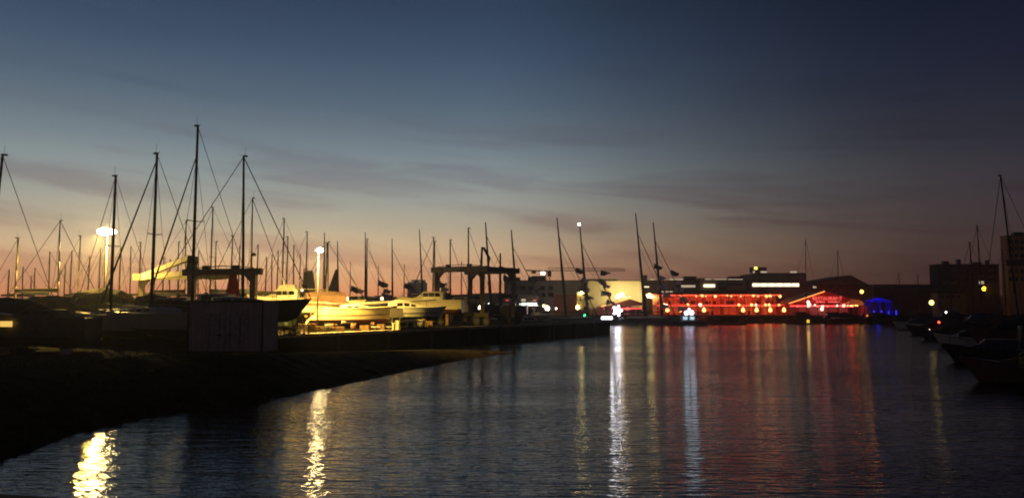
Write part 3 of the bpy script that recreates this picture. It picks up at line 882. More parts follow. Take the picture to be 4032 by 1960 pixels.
def lift(label, A, B, D, H, leg, beam, mat, name='boat_lift', sign=None, extras=True, z0=YZ):
    """A-B near side frame, D = far end of the frame starting at A; plan points"""
    A, B, D = Vector((A[0], A[1])), Vector((B[0], B[1])), Vector((D[0], D[1])); Cc = B + (D - A)
    o = (A + Cc) / 2
    root = thing(name, label, 'boat lift', (o.x, o.y, z0))
    L = {k: Vector((v.x - o.x, v.y - o.y, 0)) for k, v in (('A', A), ('B', B), ('C', Cc), ('D', D))}
    u = (L['B'] - L['A']).normalized(); v = (L['D'] - L['A']).normalized()
    for k in 'ABCD':
        p = L[k]
        box_leg(MB(), (p.x, p.y, 1.5), (p.x, p.y, H - beam * .5), leg * .8, leg * 1.05).build('leg', mat, root)
        mb = MB(); mb.beam(p - u * 1.1 + Vector((0, 0, 1.45)), p + u * 1.1 + Vector((0, 0, 1.45)), .5, .55); mb.build('bogie', m_steel_dark, root)
        for s in (-.75, .75) if extras else (0,):
            wheel(root, p + u * s + Vector((0, 0, .62)), .62, math.atan2(v.y, v.x))
    Z = Vector((0, 0, H))
    for a, b in (('A', 'B'), ('D', 'C')):
        d = (L[b] - L[a]).normalized()
        mb = MB(); mb.beam(L[a] - d * .9 + Z, L[b] + d * .9 + Z, leg * 1.7, beam)
        # haunches under the beam at each leg
        for k, s in ((a, 1), (b, -1)):
            p = L[k]; w = leg * .8; n = Vector((-d.y, d.x, 0)) * w
            zt = H - beam * .5
            q0, q1, q2 = p + d * (s * leg) + Vector((0, 0, zt)), p + d * (s * (leg + .7)) + Vector((0, 0, zt)), p + d * (s * leg) + Vector((0, 0, zt - .7))
            mb.add([q0 + n, q1 + n, q2 + n, q0 - n, q1 - n, q2 - n], [(0, 1, 2), (5, 4, 3), (0, 3, 4, 1), (1, 4, 5, 2), (2, 5, 3, 0)])
        mb.build('top_beam', mat, root)
        mb = MB(); mb.path([L[a] + Vector((0, 0, H + beam * .5 + .05)), L[a].lerp(L[b], .5) + Vector((0, 0, H + beam * .5 + .28)), L[b] + Vector((0, 0, H + beam * .5 + .05))], .05)
        mb.build('hose_run', m_steel_dark, root)
    mb = MB(); mb.beam(L['B'] + Z + Vector((0, 0, .02)), L['C'] + Z + Vector((0, 0, .02)), leg * 1.6, beam * .9); mb.build('cross_beam', mat, root)
    for f in (.25, .72):
        for a, b in (('A', 'B'), ('D', 'C')):
            p = L[a].lerp(L[b], f)
            mb = MB(); mb.box((p.x, p.y, H + beam * .5 + .16), (.7, .5, .32)); mb.build('winch', m_steel_dark, root)
            mb = MB(); mb.tube((p.x, p.y, H - beam / 2), (p.x, p.y, 3.6), .035); bl = mb.build('hoist_cable', m_wire, root)
            mb = MB(); mb.box((p.x, p.y, 3.2), (.42, .42, .9)); mb.ball((p.x, p.y, 3.75), .3, 10, 6); mb.build('hook_block', m_steel_dark, bl)
        mb = MB(); a = L['A'].lerp(L['B'], f); b = L['D'].lerp(L['C'], f)
        pts = [a.lerp(b, t) + Vector((0, 0, 3.0 - 1.5 * math.sin(math.pi * t))) for t in [q / 8 for q in range(9)]]
        for p, q in zip(pts[:-1], pts[1:]): mb.beam(p, q, .28, .04)
        mb.build('sling', m_canvas_dark, root)
    if sign:
        d = (L['B'] - L['A']).normalized(); p = L['A'].lerp(L['B'], .36) + Z
        nrm = Vector((d.y, -d.x, 0))
        rot = Matrix((d, Vector((0, 0, 1)), nrm)).transposed().to_4x4()
        rot.translation = p + nrm * (leg * .85 + .03)
        text_mesh(sign, .6, 'lettering', M('sign_white', (.85, .8, .7), .6, vary=.05), root, rot)
    return root, L


def pxD(px, D): return ((px - 2016) / FPX * D, D)


root, L = lift('steel travelling boat lift on rubber tyres with white lettering on its beam', pxD(1722, 110), pxD(1899, 106.5), pxD(1852, 117.5), at(1722, 1062, 110).z - YZ, .34, .74, m_steel_lift, sign='BOATLIFT')
H = at(1722, 1062, 110).z - YZ
# jib crane arm folded on top of the lift, engine cabins on the legs
p = L['B'] + Vector((-.15, .1, H + .4))
mb = MB(); mb.tube(p, p + Vector((.1, 0, 2.4)), .17, .14); mb.beam(p + Vector((0, 0, 2.4)), p + Vector((.5, 0, 2.3)), .3, .35); mb.beam(p + Vector((.35, 0, 2.4)), p + Vector((1.15, 0, .9)), .28, .34); mb.beam(p + Vector((1.15, 0, 1.0)), p + Vector((1.0, 0, .2)), .14, .16)
mb.build('jib_crane', m_steel_dark, root)
for kk, s in (('A', 1.5), ('C', -1.3)):
    q = L[kk]; MB().box((q.x + s, q.y + .2, 1.6), (1.3, 1.1, 1.9)).build('engine_cabinet', m_steel if kk == 'A' else m_steel_dark, root)
mb = MB(); q = L['D']; mb.box((q.x + .6, q.y - .2, 2.2), (1.0, .8, 1.6)); mb.build('control_box', m_steel_dark, root)

# second, older gantry on the left with a raised arm
A, B, D = pxD(752, 78), pxD(998, 76), pxD(560, 92)
H2 = at(752, 1072, 78).z - YZ
root, L = lift('old dark boat gantry with raised diagonal arm behind the corrugated shed', A, B, D, H2, .26, .62, m_steel_lift, name='boat_gantry', extras=False)
a = L['A']; d = L['D']
mb = MB(); mb.beam(a + Vector((0, 0, H2 - .2)), a + Vector((.15, 0, H2 + 1.6)), .75, .8); mb.build('mast_head', m_steel_dark, root)
mb = MB(); mb.beam(a + Vector((-.2, .1, H2 + 1.45)), d + Vector((0, 0, H2 + .1)), .45, .5); mb.build('diagonal_arm', M('gantry_lamplit_paint', (.5, .45, .34), .5), root)  # lamplight on the arm put into a paler paint than the front beam
mb = MB(); mb.beam(a + Vector((0, 0, H2 - .05)), d + Vector((0, 0, H2 - .05)), .45, .5); mb.build('side_beam', M('gantry_lamplit_paint', (.5, .45, .34), .5), root)  # same painted-in lamplight on the side beam
mb = MB(); mb.box(d + Vector((-.2, -.3, H2)), (1.15, .9, .75)); mb.build('counterweight', M('pale_paint', (.6, .56, .48), .5), root)
mb = MB(); c = at(845, 1092, 80) - Vector(root.location)
rings = []
for q in range(9):
    t = q / 8; x = -2.0 + 4.0 * t; h = .14 + .2 * math.sin(math.pi * t)
    rings.append([(c.x + x, c.y - .3, c.z + .25), (c.x + x, c.y + .3, c.z + .25), (c.x + x, c.y + .25, c.z + .1 - h), (c.x + x, c.y - .25, c.z + .1 - h)])
mb.loft(rings).build('rolled_sling', M('pale_webbing', (.62, .58, .46), .8), root)


# ------------------------------------------------------------------ yard furniture
def ribbed_box(root, w, d, h, m, pitch=.34, depth=.08):
    mb = MB(); n = int(w / pitch)
    pts = []
    for i in range(n):
        x = -w / 2 + w * i / n; s = w / n
        pts += [(x, -d / 2), (x + s * .3, -d / 2), (x + s * .4, -d / 2 + depth), (x + s * .9, -d / 2 + depth)]
    pts += [(w / 2, -d / 2)]
    nd = int(d / pitch)
    for i in range(nd):
        y = -d / 2 + d * i / nd; s = d / nd
        pts += [(w / 2, y + s * .3), (w / 2 - depth, y + s * .4), (w / 2 - depth, y + s * .9)]
    pts += [(w / 2, d / 2), (-w / 2, d / 2)]
    mb.prism(pts, .08, h - .1)
    return mb.build('ribbed_wall', m, root)


p = at(920, 1380, 48)
t = thing('storage_shed', 'pale grey corrugated storage shed on the dark bank', 'shed', (p.x, p.y, YZ), R(-3))
w = 290 * 48 / FPX; h = at(920, 1183, 48).z - YZ
ribbed_box(t, w, 2.6, h, M('shed_sheet', (.80, .64, .52), .65, vary=.2, scale=.8))
MB().box((0, 0, h - .05), (w + .06, 2.66, .1)).build('roof_sheet', m_steel_dark, t)
MB().box((0, 0, .04), (w + .02, 2.62, .08)).build('base_rail', m_steel_dark, t)
for s in (-1, 1): MB().box((s * (w / 2 - .01), -1.3, h / 2), (.1, .1, h)).build('corner_post', m_steel_dark, t)
# weeds along the foot of the shed and the bank crest
wd = MB(); rr = random.Random(5)
for i in range(900):
    f = rr.random(); row = fine[int(rr.uniform(.12, .62) * (len(fine) - 1))]
    c = row[4].lerp(row[6], rr.random() ** 1.5); c = Vector((c.x, c.y, YZ - .02)) if row[5].z > 2 else Vector((c.x, c.y, row[5].z - .02))
    hh = rr.uniform(.12, .45); a = rr.uniform(0, 6.28); b = rr.uniform(-.15, .15); e = rr.uniform(-.15, .15); ww = .02
    wd.add([c + Vector((ww * math.cos(a), ww * math.sin(a), 0)), c - Vector((ww * math.cos(a), ww * math.sin(a), 0)), c + Vector((b, e, hh))], [(0, 1, 2)])
struct(wd.build('weeds', M('weed_green', (.07, .09, .03), .9)), 'stuff')


def shrub(label, px, D, w, h, z=YZ, m=None, n=420, name='shrub', seed=1):
    rr = random.Random(seed); p = at(px, 1200, D)
    t = thing(name, label, 'shrub', (p.x, D, z))
    st = MB()
    for k in range(7):
        a = rr.uniform(0, 6.28); st.tube((0, 0, 0), (w * .35 * math.cos(a), w * .35 * math.sin(a), h * rr.uniform(.5, .9)), .03, .01, 5)
    st.build('stem', m_wood, t)
    lf = MB()
    for k in range(n):
        a = rr.uniform(0, 6.28); q = rr.random() ** .5; z_ = rr.uniform(.08, 1)
        c = Vector((w * .5 * q * math.cos(a) * (1.1 - .5 * z_), w * .5 * q * math.sin(a) * (1.1 - .5 * z_), h * z_ * (1.05 - .3 * q)))
        s = rr.uniform(.05, .13); d1 = Vector((rr.uniform(-1, 1), rr.uniform(-1, 1), rr.uniform(-1, 1))).normalized() * s; d2 = Vector((rr.uniform(-1, 1), rr.uniform(-1, 1), rr.uniform(-1, 1))).normalized() * s * .6
        lf.add([c - d1, c + d2, c + d1, c - d2], [(0, 1, 2, 3)])
    lf.build('foliage', m or M('shrub_leaf', (.06, .12, .05), .7, vary=.4), t)


shrub('green shrub lit by the yard lamp just right of the corrugated shed', 1115, 70, 1.7, 1.05, seed=2)
shrub('smaller green shrub beside the stacked pallets', 1158, 72, 1.1, .9, seed=3)
# stacked pallets, crate of timber
for px, D, nlay, lab in ((1198, 76, 6, 'stack of wooden pallets between the shed and the lit boats'), (1262, 80, 4, 'low pile of dark pallets in front of the middle lit boat'), (1325, 82, 3, 'low pile of pallets near the quay corner')):
    p = at(px, 1290, D); t = thing('pallet_stack', lab, 'pallets', (p.x, D, YZ), R(8))
    for k in range(nlay):
        for s in (-.42, 0, .42): MB().box((s, 0, k * .17 + .05), (.1, 1.0, .09)).build('bearer', m_wood, t)
        for s in range(5): MB().box((0, -.42 + s * .21, k * .17 + .112), (1.2, .12, .03)).build('board', m_wood, t)
# dark notice board on two posts
p = at(1560, 1290, 88.5); t = thing('notice_board', 'dark rounded notice board on two posts at the quay edge', 'notice board', (p.x, 88.5, YZ))
zt = at(1560, 1212, 88.5).z - YZ; zm = at(1560, 1250, 88.5).z - YZ
for s in (-.42, .42): MB().tube((s, 0, 0), (s, 0, zm + .1), .09).build('post', m_steel_dark, t)
mb = MB(); pts = []
hw, rr_ = .72, .22
for cx, cz, a0 in ((hw - rr_, zt - rr_, 0), (-hw + rr_, zt - rr_, 90), (-hw + .05, zm + .05, 180), (hw - .05, zm + .05, 270)):
    rad = rr_ if cz > zm + .3 else .05
    for k in range(5): pts.append((cx + rad * math.cos(R(a0 + k * 22.5)), cz + rad * math.sin(R(a0 + k * 22.5))))
n = len(pts); mb.add([(x, -.12, z) for x, z in pts] + [(x, .12, z) for x, z in pts], [tuple(range(n - 1, -1, -1)), tuple(range(n, 2 * n))] + [(i, (i + 1) % n, n + (i + 1) % n, n + i) for i in range(n)])
mb.build('board', M('board_dark', (.05, .04, .035), .6), t)
MB().box((0, .3, .55), (.5, .3, 1.1)).build('cabinet', M('cream_cabinet', (.55, .48, .34), .6), t)
# mooring posts and small white things near the edge
for px, D, hh, lab in ((1604, 92.5, 1.25, 'white mooring post on the quay right of the notice board'), (1548, 87.5, .75, 'short white fender post beside the notice board'), (1630, 93.5, .8, 'leaning white A-frame bracket on the quay')):
    p = at(px, 1290, D); t = thing('quay_post', lab, 'post', (p.x, D, YZ))
    if 'A-frame' in lab:
        MB().beam((-.28, 0, 0), (0, 0, hh), .1, .1).build('leg', m_gel, t); MB().beam((.2, 0, 0), (.02, 0, hh), .1, .1).build('leg', m_gel, t)
    else:
        MB().tube((0, 0, 0), (0, 0, hh), .09).build('shaft', m_gel, t); MB().box((0, 0, hh), (.34, .2, .12)).build('head', m_gel, t)
for px, py, lab, sx, mm in ((262, 1392, 'pale box lying on the dark bank at the left', .45, m_gel), (10, 1395, 'tan bin at the left picture edge on the dark bank', .6, M('tan_plastic', (.5, .3, .12), .7)), (393, 1337, 'small pale canister on the dark bank', .3, m_cream), (545, 1236, 'small pale bucket beside the dark boats', .3, m_gel)):
    p = gnd(px, py, YZ)
    t = thing('storage_box', lab, 'box', (p.x, p.y, YZ - .02), R(12))
    MB().box((0, 0, sx * .3), (sx, sx * .7, sx * .6)).build('body', mm, t); MB().box((0, 0, sx * .63), (sx * 1.06, sx * .76, sx * .06)).build('lid', mm, t)


# ------------------------------------------------------------------ lamps
def street_lamp(label, px, py, D, z0, rgb, strength, heads=((0, .55, .28),), pole_r=.085, name='street_lamp', group=None, watts=0, cone=150, tilt=0):
    p = at(px, py, D); H = p.z - z0
    t = thing(name, label, 'street lamp', (p.x, D, z0), 0, group)
    MB().tube((0, 0, 0), (0, 0, H - .1), pole_r * 1.5, pole_r * .8, 10).build('pole', m_pole, t, True)
    em = emitter('lamp_%d_%d' % (px, py), rgb, strength)
    for off, lx, lh in heads:
        if off: MB().tube((0, 0, H - .15), (off, 0, H + .1), .05).build('arm', m_pole, t)
        hd = MB().box((off, 0, H + lh * .55), (lx * .8, lx * .3, .08)).build('lamp_housing', m_pole, t)
        mb = MB(); rings = []
        for k in range(9):
            f = max(.02, math.sin(k / 8 * math.pi)) ** .8
            rings.append([(off + lx / 2 * f * math.cos(a * math.pi / 6), lx * .33 * f * math.sin(a * math.pi / 6), H + lh * .5 * math.cos(k / 8 * math.pi)) for a in range(12)])
        mb.loft(rings).build('lamp_glass', em, hd, True)
    if watts:      # cut-off luminaire: its own light falls on the yard below it
        ld = bpy.data.lights.new('lamp_beam', 'SPOT'); ld.energy = watts; ld.color = SOD; ld.spot_size = R(cone); ld.spot_blend = .35; ld.shadow_soft_size = .3
        lo_ = bpy.data.objects.new('lamp_beam', ld); col.objects.link(lo_); lo_.parent = t; lo_.location = (heads[0][0], -1.4, H - heads[0][2] * .5 - .12); lo_.rotation_euler = (R(tilt), 0, 0)
    return t


SOD = (1.0, .63, .11)
street_lamp('twin-headed yard lamp burning yellow-white at the far left', 424, 912, 92, YZ, (1.0, .74, .30), 230, heads=((-.42, 1.55, .78), (.55, .95, .5)), pole_r=.075, watts=40000, cone=168)
street_lamp('single lamp post burning pale yellow among the masts', 1254, 985, 84, YZ, (1.0, .76, .34), 200, heads=((.14, .72, .46),), pole_r=.06, watts=36000, cone=146, tilt=13)


def globe_lamp(label, px, py, D, z0, rgb, strength, r=.3, name='globe_lamp', cat='lamp', group=None):
    p = at(px, py, D); t = thing(name, label, cat, (p.x, D, z0), 0, group); H = p.z - z0
    MB().tube((0, 0, 0), (0, 0, H - r * .8), .06, .05, 8).build('pole', m_pole, t)
    MB().ball((0, 0, H), r, 12, 8, 1.1).build('globe', emitter('globe_%d_%d' % (px, py), rgb, strength), t, True)


WARM = (1.0, .62, .22)
globe_lamp('big yellow globe lamp behind the middle lit boat', 1361, 1178, 118, YZ, WARM, 14, .42)
globe_lamp('small globe lamp between the racing masts', 1504, 1175, 150, 1.9, WARM, 7, .28)
globe_lamp('orange globe lamp beside the left leg of the boat lift', 1655, 1169, 140, YZ, WARM, 7, .3)
globe_lamp('small red-orange lamp just below another lamp left of the boat lift', 1648, 1181, 138, YZ, (1.0, .32, .10), 5, .22)
globe_lamp('round white-yellow lamp seen between the legs of the boat lift', 1886, 1209, 128, YZ, (1.0, .8, .5), 14, .28)
globe_lamp('faint lamp in the yard beside the cluster of masts', 1190, 1141, 122, YZ, (1.0, .8, .5), 8, .18)
globe_lamp('brightest white lamp before the grey hall', 2155, 1213, 226, 1.9, (1.0, .85, .55), 16, .62)
globe_lamp('smaller yellow lamp up left of the brightest lamp before the grey hall', 2142, 1203, 228, 1.9, WARM, 9, .42)
globe_lamp('small white lamp before the brick-red hall wall', 2190, 1214, 226, 1.9, (1.0, .9, .7), 6, .25)
globe_lamp('small white lamp beside the shop windows', 2115, 1215, 226, 1.9, (1.0, .9, .7), 5, .25)
globe_lamp('yellow lamp low on the lit poster wall', 2274, 1210, 224, 1.9, (1.0, .75, .3), 10, .5)
globe_lamp('yellow lamp over the roof ridge of the red restaurant tent', 3393, 1148, 232, 1.9, (1.0, .55, .08), 5, .5)
globe_lamp('bright yellow lamp low over the right shore boats', 3668, 1191, 190, 1.6, (1.0, .72, .2), 3.2, .55)
globe_lamp('orange lamp below the dark gabled block at the right', 3875, 1136, 226, 1.6, (1.0, .36, .006), 45, .45)
globe_lamp('green navigation light on a post at the pier end', 2302, 1241, 150, 1.9, (.02, 1.0, .25), 8, .16, 'navigation_light', 'navigation light')
for px, py, D, rgb, lab in ((3697, 1268, 130, (1.0, .05, .02), 'small red light among the boats on the right shore'), (3975, 1307, 95, (1.0, .04, .02), 'red light on the right shore near the picture edge'), (3725, 1229, 150, (1.0, .9, .8), 'tiny white light above the right shore boats'), (3660, 1300, 120, (1, .8, .6), 'tiny pale light low on the right shore')):
    globe_lamp(lab, px, py, D, .3, rgb, 9, .11 if D < 120 else .15, 'marker_light', 'marker light')
# unlit lamp head on its pole beside the gantry
p = at(989, 1002, 84); t = thing('unlit_lamp_post', 'lamp post with unlit head above the right end of the gantry', 'lamp post', (p.x, 84, YZ))
MB().tube((0, 0, 0), (0, 0, p.z - YZ), .13, .07, 8).build('pole', m_pole, t)
MB().ball((.25, 0, p.z - YZ), .32, 10, 6, .6).build('lamp_housing', m_steel_dark, t)

# clutter under the lit boats: drums, crates, a ladder, a trailer
m_drum = M('drum_blue', (.10, .16, .22), .5); m_rust = M('rust_brown', (.26, .12, .05), .8, vary=.4)
for px, D, lab, mm in ((1288, 84, 'blue drum under the left lit boat', m_drum), (1302, 85, 'rusty drum beside the blue drum', m_rust), (1392, 85.5, 'rusty drum under the middle lit boat', m_rust), (1660, 99, 'blue drum near the left foot of the boat lift', m_drum)):
    p = at(px, 1290, D); t = thing('oil_drum', lab, 'drum', (p.x, D, YZ - .02))
    MB().tube((0, 0, 0), (0, 0, .88), .29, .29, 14).build('barrel', mm, t, True)
    for z_ in (.02, .3, .6, .88): MB().tube((0, 0, z_ - .015), (0, 0, z_ + .02), .305, .305, 14).build('hoop', m_steel_dark, t)
for px, D, w_, h_, lab in ((1340, 84.5, .9, .5, 'wooden crate under the left half of the middle lit boat'), (1440, 87, 1.1, .6, 'wooden crate between the middle lit boat and the quay edge'), (1500, 88, .8, .7, 'tall wooden crate left of the notice board'), (1690, 101, 1.0, .8, 'wooden crate at the left foot of the boat lift'), (1232, 82, .8, .9, 'tall crate left of the drums')):
    p = at(px, 1290, D); t = thing('wooden_crate', lab, 'crate', (p.x, D, YZ - .02), R(px % 40 - 20))
    MB().box((0, 0, h_ / 2), (w_ - .06, .6, h_ - .04)).build('inner_box', m_rust, t)
    for k in range(4):
        MB().box((0, -.32, h_ * (k + .5) / 4), (w_, .04, h_ / 4 * .8)).build('slat', m_wood, t); MB().box((0, .32, h_ * (k + .5) / 4), (w_, .04, h_ / 4 * .8)).build('slat', m_wood, t)
p = at(1222, 1240, 88); t = thing('ladder', 'wooden ladder leaning on the left lit boat', 'ladder', (p.x, 87.5, YZ - .02))
for s_ in (-.2, .2): MB().beam((s_, 0, 0), (s_ + .5, .7, 3.2), .06, .08).build('rail', m_wood, t)
for k in range(9): f = (k + .7) / 9.6; MB().beam((-.2 + .5 * f, .7 * f, 3.2 * f), (.2 + .5 * f, .7 * f, 3.2 * f), .04, .04).build('rung', m_wood, t)
p = at(1465, 1280, 90); t = thing('boat_trailer', 'low boat trailer with two wheels under the lit boats', 'trailer', (p.x, 89.5, YZ - .02), R(10))
for s_ in (-.6, .6): MB().beam((-2.2, s_, .5), (1.8, s_ * .9, .5), .09, .12).build('frame_rail', m_steel, t)
MB().beam((1.8, -.54, .5), (3.0, 0, .5), .09, .12).build('drawbar', m_steel, t); MB().beam((1.8, .54, .5), (2.95, .05, .5), .09, .12).build('drawbar', m_steel, t)
for s_ in (-.85, .85): wheel(t, (-.8, s_, .33), .33, R(90))
for x_ in (-1.6, .6): MB().box((x_, 0, .66), (.15, 1.0, .2)).build('bunk', m_wood, t)

# double door with locking bars on the shed front
sh = bpy.data.objects['storage_shed']
for s_ in (-1, 1):
    d_ = MB().box((s_ * .62, -1.345, 1.2), (1.16, .05, 2.2)).build('door', M('shed_door', (.70, .56, .46), .6, vary=.25), sh)
    for q in (-.3, .3): MB().tube((s_ * .62 + q, -1.4, .15), (s_ * .62 + q, -1.4, 2.28), .022, None, 6).build('locking_bar', m_steel, d_)
    MB().box((s_ * .62 - s_ * .3, -1.43, 1.05), (.3, .03, .05)).build('handle', m_steel_dark, d_)
# ------------------------------------------------------------------ far shore buildings
GZ = 1.9


def block(label, px0, px1, ytop, D, depth, m, name='building', cat='building', z0=GZ, roof_m=None):
    a, b = at(px0, ytop, D), at(px1, ytop, D)
    t = thing(name, label, cat, ((a.x + b.x) / 2, D, z0))
    w, h = b.x - a.x, a.z - z0
    MB().box((0, depth / 2, h / 2), (w, depth, h)).build('wall', m, t)
    MB().box((0, depth / 2, h + .12), (w + .3, depth + .3, .24)).build('roof_edge', roof_m or m_steel_dark, t)
    t['w'] = w; t['h'] = h
    return t


def pane(t, px0, px1, y0, y1, D, m, name='window', proud=.05, parent=None, frame=True):
    a, b = at(px0, y0, D), at(px1, y1, D); lo = t.location
    c = ((a.x + b.x) / 2 - lo.x, D - lo.y - proud, (a.z + b.z) / 2 - lo.z); s = (abs(b.x - a.x), .08, abs(a.z - b.z))
    if frame:
        mb = MB(); e = .09
        for sx in (-1, 1): mb.box((c[0] + sx * (s[0] / 2 + e / 2), c[1] - .02, c[2]), (e, .14, s[2] + 2 * e))
        for sz in (-1, 1): mb.box((c[0], c[1] - .02, c[2] + sz * (s[2] / 2 + e / 2)), (s[0], .14, e))
        f = mb.build(name, m_steel_dark, parent or t)
        MB().box(c, s).build('pane', m, f)
        return f
    return MB().box(c, s).build(name, m, parent or t)


w_white = emitter('lit_window_white', (1.0, .86, .55), 1.9)
w_dim = emitter('lit_window_dim', (1.0, .80, .55), .42)
w_shop = emitter('lit_shop_window', (.95, 1.0, .82), 2.6)
w_yel = emitter('lit_window_yellow', (1.0, .72, .12), 2.2)
m_grey = M('hall_cladding', (.30, .27, .30), .7, vary=.12, scale=.4)
m_dkb = M('dark_brick', (.10, .065, .06), .85, vary=.3, scale=.6)
m_pale = M('pale_render', (.72, .68, .55), .8, vary=.08, scale=.3)
m_brickred = M('red_cladding', (.35, .10, .06), .8, vary=.2)

# grey hall with a row of dark windows and lit shop front
t = block('grey waterside hall with a row of dark windows behind the boat lift', 1985, 2313, 1106, 240, 30, m_grey, name='waterside_hall')
for i, px in enumerate((2022, 2050, 2084, 2108, 2130, 2160)):
    pane(t, px, px + (17 if i < 4 else 16), 1127, 1142, 240, m_glass)
for px in (2130, 2160): pane(t, px - 1, px + 18, 1152, 1168, 240, m_glass)
MB().box((at(2120, 1100, 245).x - t.location.x, 6, t['h'] + .9), (4.2, 6, 1.5)).build('roof_plant', m_steel_dark, t)
MB().box((at(2020, 1100, 245).x - t.location.x, 6, t['h'] + .7), (4.5, 6, 1.1)).build('roof_plant', m_steel_dark, t)
pane(t, 2180, 2312, 1160, 1238, 240, m_brickred, 'red_wall_panel', .1, frame=False)
t = block('low shop pavilion with bright white windows under the grey hall', 1895, 2122, 1156, 230, 8, M('pavilion_grey', (.22, .19, .21), .8), name='shop_pavilion')
for a, b in ((1880, 1896), (1922, 1938), (2028, 2049), (2054, 2070), (2074, 2099), (2101, 2118)):
    if a < 1895: a, b = 1898, 1908
    pane(t, a, b, 1192, 1203, 230, w_shop)
pane(t, 2052, 2070, 1176, 1186, 230, w_dim)
for a, b in ((1990, 2004), (2099, 2113)): pane(t, a, b, 1179, 1184, 230, emitter('red_sign', (1.0, .12, .08), .5), 'sign_strip', .1, frame=False)
# pale hall lit by floodlights
t = block('pale blank-walled hall lit yellow behind the first tent', 2315, 2527, 1106, 244, 30, m_pale, name='blank_hall')
# roofline falls to the right: a capping piece on the left half
MB().box((-t['w'] * .22, 4, t['h'] + .45), (t['w'] * .55, 7, .5)).build('parapet', m_pale, t)
# lit poster wall
p = at(2290, 1180, 225); t = thing('poster_board', 'bright yellow-lit poster board with dark figure before the red hall wall', 'poster board', (p.x, 225, GZ))
a, b = at(2270, 1152, 225), at(2308, 1216, 225)
h = a.z - GZ; hb = b.z - GZ; w = b.x - a.x
MB().box((0, 0, (h + hb) / 2), (w, .25, h - hb)).build('poster', M('poster_cream', (.82, .70, .36), .7), t)
for s in (-1, 1): MB().box((s * (w / 2 + .06), 0, h / 2), (.12, .3, h)).build('post', m_steel_dark, t)
for pts in (((-.55, 4.6), (.05, 3.0), (-.6, 2.9)), ((-.1, 4.7), (.35, 4.7), (.35, 4.35), (-.1, 4.35)), ((.55, 4.8), (1.0, 4.8), (1.0, 4.4), (.55, 4.4)), ((-1.0, 2.4), (-.7, 2.4), (-.7, 1.9), (-1.0, 1.9)), ((-.4, 1.3), (1.1, 1.3), (1.1, 1.18), (-.4, 1.18))):
    n = len(pts); MB().add([(x, -.15, z + hb - .6) for x, z in pts] + [(x, -.13, z + hb - .6) for x, z in pts], [tuple(range(n)), tuple(range(2 * n - 1, n - 1, -1))]).build('printed_figure', m_canvas_dark, t)
MB().ball((-.2, -.5, h + .1), .42, 10, 8).build('lamp', emitter('poster_lamp', (1.0, .72, .25), 40), t)
MB().tube((-.2, 0, h), (-.2, -.45, h + .1), .05).build('lamp_arm', m_steel_dark, t)
# dark modern block with lit window bands
t = block('long dark flat-roofed block behind the red restaurant', 2530, 3172, 1106, 252, 24, m_dkb, name='office_block')
Wd = 252
top = MB(); a, b = at(2985, 1074, Wd - .3), at(3172, 1074, Wd - .3)
top.box(((a.x + b.x) / 2 - t.location.x, 9.7, (a.z - GZ) / 2), (b.x - a.x, 20, a.z - GZ)).build('upper_storey', m_dkb, t)
for k in range(6): pane(t, 2962 + k * 31, 2962 + k * 31 + 29, 1115, 1128, Wd - .3, w_white, 'window', .08)
for a_, b_ in ((2952, 2960), (2974, 3016), (3090, 3134), (3150, 3164)): pane(t, a_ + 20, b_ + 4, 1067, 1074, Wd - .3, w_dim, 'roof_window', .1)
fr = MB(); a, b = at(2755, 1101, Wd - .5), at(2937, 1143, Wd - .5)
fr.box(((a.x + b.x) / 2 - t.location.x, -.2, (a.z + b.z) / 2 - GZ), (b.x - a.x, .5, a.z - b.z)).build('pale_bay', M('bay_panel', (.34, .26, .20), .8), t)
pane(t, 2770, 2815, 1119, 1130, Wd - .8, w_white); pane(t, 2825, 2920, 1117, 1124, Wd - .8, m_glass)
pane(t, 2828, 2862, 1128, 1142, Wd - .8, m_dkb, 'dark_panel', .05, frame=False)
pane(t, 2682, 2738, 1122, 1131, Wd, w_dim)
pane(t, 2533, 2556, 1126, 1132, Wd, emitter('lit_window_mid', (1, .85, .6), 1.0))
for k in range(3): pane(t, 2604 + k * 16, 2617 + k * 16, 1146, 1150, Wd, w_dim, 'slot_window', .05)
for a_, b_ in ((2561, 2578), (2600, 2620), (2635, 2660), (2662, 2690), (2775, 2800), (2812, 2860), (2868, 2925)):
    pane(t, a_, b_, 1098, 1102, Wd + .6, w_dim, 'roof_light_strip', .0, frame=False)
for a_, b_, y in ((2692, 2738, 1090), (2745, 2775, 1097), (2868, 2918, 1090), (2532, 2545, 1085)):
    pa, pb = at(a_, y, Wd + 4), at(b_, 1106, Wd + 4); MB().box(((pa.x + pb.x) / 2 - t.location.x, 4, (pa.z + pb.z) / 2 - GZ), (pb.x - pa.x, 3, pa.z - pb.z + .3)).build('roof_plant', m_steel_dark, t)
pa, pb = at(2966, 1050, Wd), at(3024, 1072, Wd)
MB().box(((pa.x + pb.x) / 2 - t.location.x + .4, 4, (pa.z + pb.z) / 2 - GZ), (pb.x - pa.x, 3, pa.z - pb.z)).build('roof_house', M('roof_house_brown', (.16, .10, .07), .8), t)
pane(t, 2969, 2982, 1050, 1061, Wd + 2.4, w_yel, 'window', .05)

